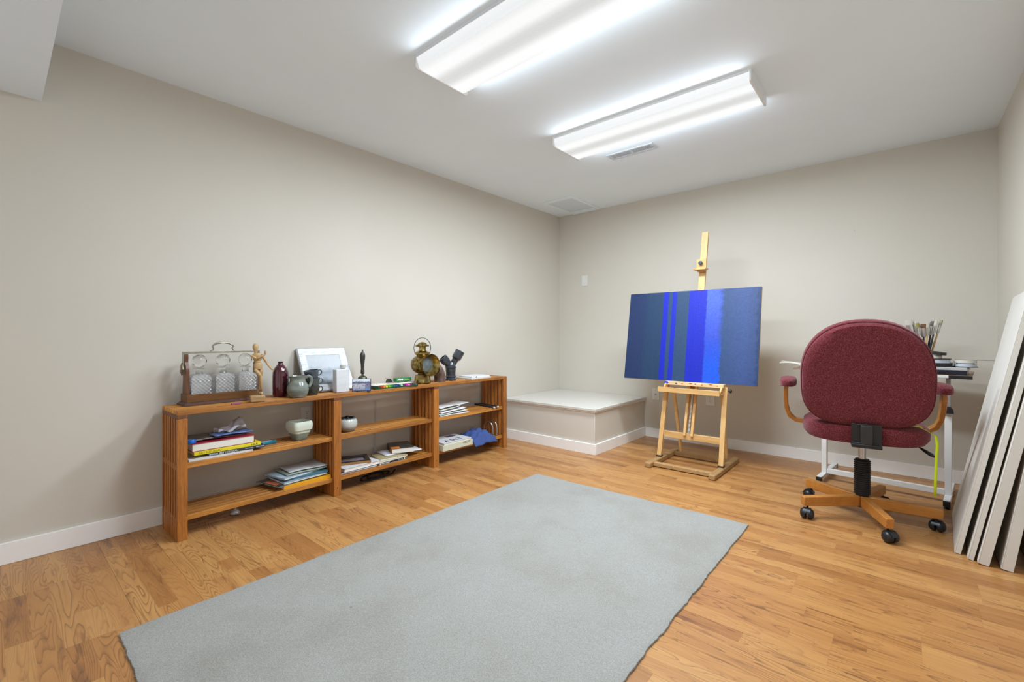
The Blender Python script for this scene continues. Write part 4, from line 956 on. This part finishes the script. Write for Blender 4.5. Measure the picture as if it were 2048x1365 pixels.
# ------------------------------------------------------------------ office chair
def fabric():
    k = NT('maroon_tweed'); k.p.inputs['Roughness'].default_value = 0.95; k.p.inputs['Specular IOR Level'].default_value = 0.1
    k.p.inputs['Sheen Weight'].default_value = 0.25; k.p.inputs['Sheen Tint'].default_value = (0.9, 0.6, 0.65, 1)
    v = k.n('TexCoord').outputs['Object']
    wv = k.noise(k.scaled(v, (420, 420, 160)), 1.0, 2.0, 0.6); wh = k.noise(k.scaled(v, (160, 160, 420)), 1.0, 2.0, 0.6)
    f = k.math('ADD', k.math('MULTIPLY', wv, 0.5), k.math('MULTIPLY', wh, 0.5))
    c = k.ramp(f, [(0.36, rgb(74, 27, 31)), (0.5, rgb(100, 40, 44)), (0.62, rgb(132, 66, 72)), (0.72, rgb(158, 98, 104))])
    k.set(k.p.inputs['Base Color'], c); k.bump(f, 0.5, 0.002)
    return k.m
FAB = fabric()
OAKC = wood('honey_oak', (166, 104, 40), (198, 134, 62), 0, 10, 5, 0.35, 0.15)
CH = Vector((2.747, -1.122, 0)); CRZ = math.radians(7)
ch = thing('office_chair', 'maroon tweed swivel armchair with wooden five star base', 'office chair', CH)
Rz = Matrix.Rotation(CRZ, 4, 'Z')
def outline(a, bt_, bb, n=64, pt_=2.25, pb=3.3):
    pts = []
    for i in range(n):
        t = 2*PI*i/n; c, s_ = math.cos(t), math.sin(t)
        p_ = pt_ if s_ >= 0 else pb
        pts.append((math.copysign(abs(c)**(2/p_), c)*a, math.copysign(abs(s_)**(2/p_), s_)*(bt_ if s_ >= 0 else bb)))
    return pts
def pad(rows, zc, tilt, M0):
    rings = []
    for y, a, bt_, bb in rows:
        rings.append([M0 @ (Matrix.Rotation(tilt, 4, 'X') @ Vector((x, y, z_))) for x, z_ in outline(a, bt_, bb)])
    return rings
M0 = Rz @ Matrix.Translation((-0.006, -0.235, 0.760))
BT = math.radians(8)
back_rows = [(-0.012, 0.10, 0.10, 0.09), (-0.016, 0.21, 0.235, 0.185), (-0.012, 0.246, 0.270, 0.224), (0.0, 0.260, 0.281, 0.237), (0.012, 0.262, 0.283, 0.239)]
MB().loft(pad(back_rows, 0, BT, M0), True).build('back_shell', FAB, ch)
fr_rows = [(0.010, 0.259, 0.280, 0.237), (0.016, 0.268, 0.291, 0.244), (0.050, 0.272, 0.296, 0.247), (0.078, 0.262, 0.286, 0.239), (0.095, 0.225, 0.25, 0.21), (0.100, 0.12, 0.12, 0.10)]
MB().loft(pad(fr_rows, 0, BT, M0), True).build('back_cushion', FAB, ch)
MB().tube([M0 @ (Matrix.Rotation(BT, 4, 'X') @ Vector((x, 0.012, z_))) for x, z_ in outline(0.264, 0.286, 0.241)], 0.0035, 8, True).build('piping', FAB, ch)
# seat cushion
def seat_rows():
    rows = []
    for z_, s_ in ((0.440, 0.80), (0.444, 0.94), (0.458, 0.995), (0.485, 1.0), (0.508, 0.985), (0.522, 0.92), (0.528, 0.6)):
        rows.append([Rz @ Vector((x*s_, (y+0.02)*s_, z_-0.016*max(0, -y/0.25)*(1 if z_ < 0.45 else 0)+0.004)) for x, y in outline(0.268, 0.255, 0.235, 56, 3.0, 3.0)])
    return rows
MB().loft(seat_rows(), True).build('seat_cushion', FAB, ch)
# arms: bent wood loop with padded rest
for s, xo in ((-1, 0.0), (1, -0.028)):
    cpts = [(s*0.262, 0.10, 0.478), (s*0.305, 0.10, 0.482), (s*0.338, 0.085, 0.512), (s*0.350, 0.06, 0.56), (s*0.352, 0.03, 0.62), (s*0.350, 0.0, 0.675), (s*0.347, 0.0, 0.700)]
    rings = []
    for i, p_ in enumerate(cpts):
        p_ = Vector(p_); t_ = Vector(cpts[min(i+1, len(cpts)-1)])-Vector(cpts[max(i-1, 0)]); t_.normalize(); p_ = p_+Vector((xo, 0, 0))
        w_ = Vector((0, 1, 0)); w_ = (w_-t_*w_.dot(t_)).normalized(); n_ = t_.cross(w_)
        rings.append([Rz @ (p_+w_*a_*0.026+n_*b_*0.0105) for a_, b_ in ((-1, -1), (1, -1), (1, 1), (-1, 1))])
    MB().loft(rings, True, True).build('arm_bracket', OAKC, ch, bevel=0.003)
    MB().loft([[Rz @ Vector((xo+s*0.340+x*sc, 0.03+y*sc, z_)) for x, y in outline(0.042, 0.14, 0.14, 40, 2.6, 2.6)] for z_, sc in ((0.690, 0.85), (0.694, 0.97), (0.706, 1.0), (0.722, 0.98), (0.733, 0.85), (0.737, 0.5))], True).build('arm_pad', FAB, ch)
    MB().box(-0.03, 0.03, -0.06, 0.06, 0, 0.004).build('arm_plate', BLACK, ch, Rz @ Vector((xo+s*0.345, 0.02, 0.688)), (0, 0, CRZ))
# mechanism, column, gaiter
MB().box(-0.060, 0.060, -0.244, -0.232, 0.446, 0.540, Rz).box(-0.060, 0.060, -0.262, 0.06, 0.425, 0.443, Rz).build('tilt_bracket', BLACK, ch, bevel=0.003)
MB().box(-0.024, 0.024, -0.258, -0.244, 0.440, 0.536, Rz).build('bracket_rib', mat('worn_black_steel', (58, 56, 56), 0.35, 0.4), ch, bevel=0.004)
MB().box(-0.060, 0.060, -0.246, -0.06, 0.434, 0.448, Rz).build('back_strut', BLACK, ch, bevel=0.003)
MB().cyl((0, 0, 0.395), (0, 0, 0.427), 0.030, 20).build('column_collar', mat('brown_plastic', (50, 34, 30), 0.4), ch)
MB().cyl((0, 0, 0.28), (0, 0, 0.40), 0.0165, 24).build('gas_column', CHROME, ch)
g = [(0.030, 0.125)]
for i in range(17):
    zz = 0.130+i*0.0108; g += [(0.033, zz), (0.0375, zz+0.0027), (0.0375, zz+0.0054), (0.033, zz+0.0081)]
g += [(0.030, 0.316), (0.020, 0.318)]
MB().lathe(g, 32).build('gaiter', BLACK, ch)
LEV = Rz @ Vector((0.20, -0.02, 0.435))
MB().cyl(LEV, Rz @ Vector((0.232, -0.05, 0.412)), 0.004, 8).build('lever_rod', BLACK, ch)
d_ = MB(); a_ = Rz @ Vector((0.228, -0.046, 0.415)); b_ = Rz @ Vector((0.275, -0.09, 0.385))
d_.tube([a_, a_.lerp(b_, 0.35), a_.lerp(b_, 0.75), b_], [0.006, 0.012, 0.013, 0.004], 12, False, 0.6).build('lever_paddle', BLACK, ch)
MB().cyl((0, 0, 0.062), (0, 0, 0.128), 0.030, 20).build('hub', BLACK, ch)
for i in range(5):
    a = 3.844+i*2*PI/5; c, s_ = math.cos(a), math.sin(a)
    M = Matrix.Rotation(a, 4, 'Z')
    rings = [[M @ Vector((x, y, z_)) for y, z_ in ((-0.017, zb), (0.017, zb), (0.017, zt), (-0.017, zt))] for x, zb, zt in ((0.022, 0.066, 0.122), (0.20, 0.066, 0.120), (0.318, 0.068, 0.116))]
    lg = MB().loft(rings, True, False).build('base_leg', OAKC, ch, bevel=0.004)
    ca = a+(0.9, 0.4, 1.2, -0.6, 0.5)[i]
    CM = Matrix.Translation((0.292*c, 0.292*s_, 0)) @ Matrix.Rotation(ca, 4, 'Z')
    cs = MB()
    for ss in (-1, 1):
        MW = CM @ Matrix.Translation((0.014, ss*0.003, 0.0272)) @ Matrix.Rotation(-ss*PI/2, 4, 'X')
        cs.lathe([(0.022, 0), (0.0265, 0.003), (0.027, 0.010), (0.0255, 0.018), (0.020, 0.025), (0.010, 0.029), (0, 0.030)], 20, MW)
    cs.cyl((0.292*c, 0.292*s_, 0.036), (0.292*c, 0.292*s_, 0.070), 0.0055, 10)
    rings = []
    hood = MB()
    for yy in (-0.017, 0.017):
        hood_r = [CM @ Vector((0.014+0.0305*math.cos(t), yy, 0.0276+0.0305*math.sin(t))) for t in [PI*(0.08+0.84*j/10) for j in range(11)]]
        rings.append(hood_r+[CM @ Vector((0.014+0.0275*math.cos(t), yy, 0.0276+0.0275*math.sin(t))) for t in [PI*(0.92-0.84*j/10) for j in range(11)]])
    cs.loft(rings, True, False)
    cs.build('caster', mat('caster_black', (26, 28, 32), 0.35), lg)

# lime lanyard lying on the seat and hanging down its right side
LIME = mat('lime_ribbon', (206, 226, 20), 0.6)
ln = thing('lanyard', 'lime green ribbon lanyard hanging from the chair seat', 'lanyard', CH)
path = [(0.13, -0.07, 0.537), (0.18, -0.10, 0.539), (0.22, -0.115, 0.536), (0.252, -0.12, 0.522), (0.284, -0.12, 0.500), (0.289, -0.12, 0.46), (0.286, -0.12, 0.40), (0.283, -0.12, 0.30), (0.281, -0.12, 0.212)]
vs_ = []
m = MB()
for i, p_ in enumerate(path):
    tw = 0.25*math.sin(i*1.3)
    vs_ += [Vector(p_)+Vector((-0.0055*math.cos(tw), -0.0055*math.sin(tw), 0)) if i > 3 else Vector(p_)+Vector((0, -0.0055, 0)), Vector(p_)+Vector((0.0055*math.cos(tw), 0.0055*math.sin(tw), 0)) if i > 3 else Vector(p_)+Vector((0, 0.0055, 0))]
m.add(vs_, [(2*i, 2*i+1, 2*i+3, 2*i+2) for i in range(len(path)-1)], True)
m.build('hanging_strap', LIME, ln, solid=0.001)
MB().tube([(0.13, -0.075, 0.537), (0.17, -0.12, 0.541), (0.21, -0.135, 0.539), (0.235, -0.12, 0.534), (0.215, -0.10, 0.541), (0.17, -0.085, 0.540)], 0.004, 8, True, 0.35).build('loop', LIME, ln)

# ------------------------------------------------------------------ drafting table and the things on it
DK = Vector((2.79, -0.33, 0)); DRZ = -0.10
dk = thing('drafting_table', 'white metal height adjustable work table against the back wall', 'table', DK, DRZ)
for x in (-0.267, 0.341):
    MB().box(x-0.015, x+0.015, -0.310, 0.150, 0.022, 0.050).build('foot_rail', WHITE, dk, bevel=0.002)
    for y0, y1 in ((-0.318, -0.290), (0.13, 0.158)):
        MB().box(x-0.0155, x+0.0155, y0, y1, 0.016, 0.048).build('foot_cap', BLACK, dk, bevel=0.002)
    for y in (-0.285, 0.13): MB().lathe([(0.014, 0), (0.015, 0.004), (0.008, 0.010), (0.005, 0.024)], 14).build('glide', BLACK, dk, (x, y, 0))
    MB().box(x-0.015, x+0.015, -0.178, -0.142, 0.05, 0.535).build('leg', WHITE, dk, bevel=0.002)
    MB().box(x-0.010, x+0.010, -0.172, -0.148, 0.535, 0.738).build('inner_tube', mat('satin_aluminium', (168, 168, 166), 0.35, 0.6), dk, bevel=0.001)
    MB().prism([(-0.024, -0.018), (0.024, -0.018), (0.022, 0.004), (0.010, 0.020), (-0.010, 0.020), (-0.022, 0.004)], 0, 0.03, Matrix.Translation((x, -0.178, 0.545)) @ Matrix.Rotation(PI/2, 4, 'X')).build('clamp_knob', BLACK, dk, bevel=0.005)
    MB().box(x-0.010, x+0.010, -0.21, 0.16, 0.728, 0.742).build('top_support', WHITE, dk, bevel=0.001)
MB().box(-0.252, 0.326, -0.175, -0.150, 0.045, 0.078).build('stretcher', WHITE, dk, bevel=0.002)
MB().box(-0.44, 0.44, -0.22, 0.22, 0.742, 0.752).build('board', mat('brown_hardboard', (140, 112, 86), 0.5, var=0.12, vscale=8), dk, bevel=0.001)
MB().box(-0.36, 0.345, -0.228, -0.220, 0.733, 0.749).build('front_rail', WHITE, dk, bevel=0.002)
MB().box(0.346, 0.442, -0.228, -0.220, 0.731, 0.750).build('edge_strip', BLACK, dk, bevel=0.001)
TD = 0.752
def D(x, y, z_): return DK+Matrix.Rotation(DRZ, 4, 'Z') @ Vector((x, y, z_))
# brush jar and brushes
jar = thing('brush_jar', 'dark jar of paint brushes behind the chair back', 'jar', D(0.215, 0.03, TD), DRZ)
lathe_obj('jar', [(0.040, 0), (0.044, 0.003), (0.044, 0.11), (0.041, 0.115), (0.039, 0.11), (0.039, 0.006)], mat('dark_glass_jar', (52, 54, 58), 0.15, coat=0.4), jar)
BR = [(-0.050, 0.00, 0.325, (196, 190, 176), (206, 206, 200), 0.016, 'broad flat'), (-0.030, 0.012, 0.315, (216, 216, 214), (208, 210, 212), 0.012, 'pale bristled'), (-0.018, -0.010, 0.305, (150, 140, 80), (120, 130, 140), 0.008, 'olive bristled'), (0.004, 0.010, 0.300, (120, 86, 60), (30, 34, 60), 0.016, 'brown wide'), (0.020, -0.012, 0.305, (190, 184, 168), (190, 160, 110), 0.007, 'thin pale'), (0.034, 0.006, 0.315, (110, 104, 100), (60, 60, 62), 0.009, 'grey tipped'), (0.048, -0.006, 0.318, (206, 200, 190), (200, 200, 198), 0.008, 'silver ferruled'), (0.064, 0.010, 0.322, (170, 162, 140), (150, 150, 140), 0.007, 'rightmost leaning')]
for i, (tx, ty, L, bc_, hc, w_, nm) in enumerate(BR):
    base = D(0.215+tx*0.25, 0.03+ty*0.5, TD+0.008)
    tip = D(0.215+tx*1.35, 0.03+ty*1.5, TD+L)
    dvec = tip-base
    br = thing('paint_brush', nm+' paint brush standing in the jar behind the chair', 'brush', base, 0, 'paint brushes in the jar')
    br.rotation_mode = 'QUATERNION'; dz = dvec.normalized(); dx_ = (Vector((1, 0, 0))-dz*dz.x).normalized(); br.rotation_quaternion = Matrix((dx_, dz.cross(dx_), dz)).transposed().to_quaternion(); w_ *= 1.15
    LL = dvec.length
    MB().lathe([(0.002, 0), (0.004, LL*0.15), (0.0055, LL*0.55), (0.004, LL*0.72)], 10).build('handle', mat('brush_handle_%d' % i, [(196, 150, 90), (40, 44, 60), (150, 60, 50), (24, 28, 52), (206, 160, 100), (30, 32, 36), (40, 42, 46), (190, 150, 96)][i], 0.3), br)
    MB().loft([[Vector((w_*a_*q_, 0.0045*b_*q_, z_)) for a_, b_ in [(math.cos(2*PI*k/12), math.sin(2*PI*k/12)) for k in range(12)]] for z_, q_ in ((LL*0.70, 0.5), (LL*0.76, 0.9), (LL*0.90, 1.0))], True).build('ferrule', mat('ferrule_steel', (206, 204, 200), 0.25, 1.0), br)
    MB().loft([[Vector((w_*a_*q_, 0.0045*b_*q_, z_)) for a_, b_ in [(math.cos(2*PI*k/12), math.sin(2*PI*k/12)) for k in range(12)]] for z_, q_ in ((LL*0.89, 0.95), (LL*0.97, 1.05), (LL, 0.85))], True).build('bristles', mat('bristle_%d' % i, bc_, 0.8), br)
# stack of cases
c1 = thing('flat_case', 'flat navy case lying on the table right of the chair', 'case', D(0.315, -0.125, TD), DRZ-0.02)
MB().box(-0.105, 0.105, -0.09, 0.09, 0, 0.026).build('case_body', mat('navy_case', (26, 30, 44), 0.35), c1, bevel=0.002)
MB().box(-0.03, 0.03, -0.0925, -0.089, 0.008, 0.018).build('latch', BLACK, c1)
c2 = thing('palette_box', 'pale grey palette box lying on the navy case', 'palette box', D(0.318, -0.125, TD+0.026), DRZ-0.05)
MB().box(-0.108, 0.108, -0.085, 0.085, 0, 0.008).box(-0.104, 0.104, -0.081, 0.081, 0.008, 0.016).build('box', mat('grey_palette', (186, 184, 182), 0.4), c2, bevel=0.002)
c3 = thing('tape_dispenser', 'black and white tape dispenser on the palette box', 'tape dispenser', D(0.285, -0.13, TD+0.0425), DRZ)
MB().prism([(-0.085, -0.05), (0.02, -0.062), (0.072, -0.035), (0.072, 0.05), (-0.085, 0.05)], 0, 0.022).build('black_base', BLACK, c3, bevel=0.004)
MB().prism([(-0.075, -0.045), (0.015, -0.056), (0.062, -0.030), (0.062, 0.044), (-0.075, 0.044)], 0.022, 0.043).build('white_shell', mat('pale_blue_plastic', (196, 204, 212), 0.3), c3, bevel=0.003)
MB().prism([(-0.060, -0.048), (0.018, -0.060), (0.068, -0.032), (0.068, 0.03), (-0.06, 0.03)], 0.043, 0.047).build('lid_plate', BLACK, c3, bevel=0.001)
c4 = tag(lathe_obj('tape_roll', [(0.020, 0), (0.038, 0), (0.038, 0.018), (0.020, 0.018), (0.020, 0)], mat('cream_tape', (214, 208, 194), 0.5), None, 32, D(0.275, -0.12, TD+0.090)), 'cream roll of tape on the tape dispenser', 'tape')
c5 = tag(MB().lathe([(0.022, 0), (0.040, 0), (0.040, 0.016), (0.022, 0.016), (0.022, 0)], 32).build('tape_roll', mat('black_tape', (44, 44, 38), 0.35), None, D(0.292, -0.125, TD+0.1125), (0.05, 0.10, 0)), 'dark roll of tape tilted on the cream tape roll', 'tape')
c6 = thing('tape_measure', 'round white measuring tape case right of the tape dispenser', 'tape measure', D(0.410, -0.115, TD+0.0425), DRZ)
MB().prism([(0.042*math.cos(a)*1.15, 0.042*math.sin(a)) for a in [2*PI*i/24 for i in range(24)]], 0.004, 0.020).build('lower_shell', mat('pale_blue_plastic', (196, 204, 212), 0.3), c6, bevel=0.002)
MB().prism([(0.046*math.cos(a)*1.15, 0.046*math.sin(a)) for a in [2*PI*i/24 for i in range(24)]], 0, 0.004).build('black_foot', BLACK, c6)
MB().prism([(0.042*math.cos(a)*1.15, 0.042*math.sin(a)) for a in [2*PI*i/24 for i in range(24)]], 0.024, 0.040).build('upper_shell', mat('cream_shell', (214, 210, 200), 0.35), c6, bevel=0.002)
MB().box(-0.038, 0.038, -0.034, 0.034, 0.020, 0.024).build('spacer', BLACK, c6)
rod = thing('steel_ruler', 'thin steel ruler sticking out past the table toward the canvases', 'ruler', D(0.45, -0.105, TD+0.083), DRZ+0.0)
MB().box(-0.085, 0.090, -0.009, 0.009, 0, 0.0022).build('blade', mat('ruler_steel', (150, 150, 146), 0.35, 0.8), rod)
# paper sheet at the left end
tag(MB().grid(8, 6, lambda u, v: Vector(((u-0.5)*0.26, (v-0.5)*0.16, 0.004+0.010*math.sin(u*6)*math.sin(v*5+1)+0.028*(1-u)*(0.4+0.6*math.sin(v*3.1))))).build('drawing_sheet', mat('cream_sheet', (216, 214, 202), 0.7), None, D(-0.42, -0.06, TD+0.008), (0, 0, DRZ), solid=0.001), 'white paper sheet overhanging the left end of the table', 'paper')

# ------------------------------------------------------------------ canvases leaning on the right wall
CAN = mat('primed_canvas', (214, 210, 202), 0.8, var=0.03, vscale=5, bump=0.15, bscale=700)
RAW = mat('raw_stretcher', (176, 144, 100), 0.7)
specs = [((3.087, -1.352), 2.6, 0.192, 1.19, 0.60, 0.021, 'tall white canvas foremost of those leaning on the right wall'),
         ((3.126, -1.395), 2.3, 0.190, 0.98, 0.60, 0.019, 'thin white canvas second from the table in the leaning row'),
         ((3.154, -1.424), 1.9, 0.188, 0.78, 0.56, 0.035, 'thick white canvas third from the table in the leaning row'),
         ((3.222, -1.428), 0.8, 0.150, 0.52, 0.50, 0.036, 'thick white canvas nearest the right wall in the leaning row')]
for (x, y), rot, slope, hgt, wid, th, lab in specs:
    cv = thing('canvas', lab, 'canvas', (x, y, 0.0005), 0, 'blank canvases leaning on the right wall')
    cv.rotation_euler = (0, math.atan(slope), -math.radians(rot)); cv.rotation_mode = 'XYZ'
    # local: thickness +x, width +y, height +z ; the lower right edge touches the floor
    lift = th*math.sin(math.atan(slope))
    cv.location.z = lift+0.0006
    MB().box(0, 0.003, 0, wid, 0, hgt).box(0.003, th, 0, 0.002, 0, hgt).box(0.003, th, wid-0.002, wid, 0, hgt).box(0.003, th, 0.002, wid-0.002, 0, 0.002).box(0.003, th, 0.002, wid-0.002, hgt-0.002, hgt).build('canvas_cloth', CAN, cv, bevel=0.001)
    fw = 0.04
    MB().box(0.004, th-0.0005, 0.0025, fw, 0.0025, hgt-0.0025).box(0.004, th-0.0005, wid-fw, wid-0.0025, 0.0025, hgt-0.0025).box(0.004, th-0.0005, fw, wid-fw, 0.0025, fw).box(0.004, th-0.0005, fw, wid-fw, hgt-fw, hgt-0.0025).build('stretcher_frame', RAW, cv)
tag(MB().box(0, 0.012, 0, 0.34, 0, 0.26).build('cardboard_panel', mat('ochre_card', (140, 120, 50), 0.7, var=0.15, vscale=12), None, (3.318, -1.36, 0.0015), (0, 0.10, 0)), 'ochre card panel tucked behind the canvases by the right wall', 'card')
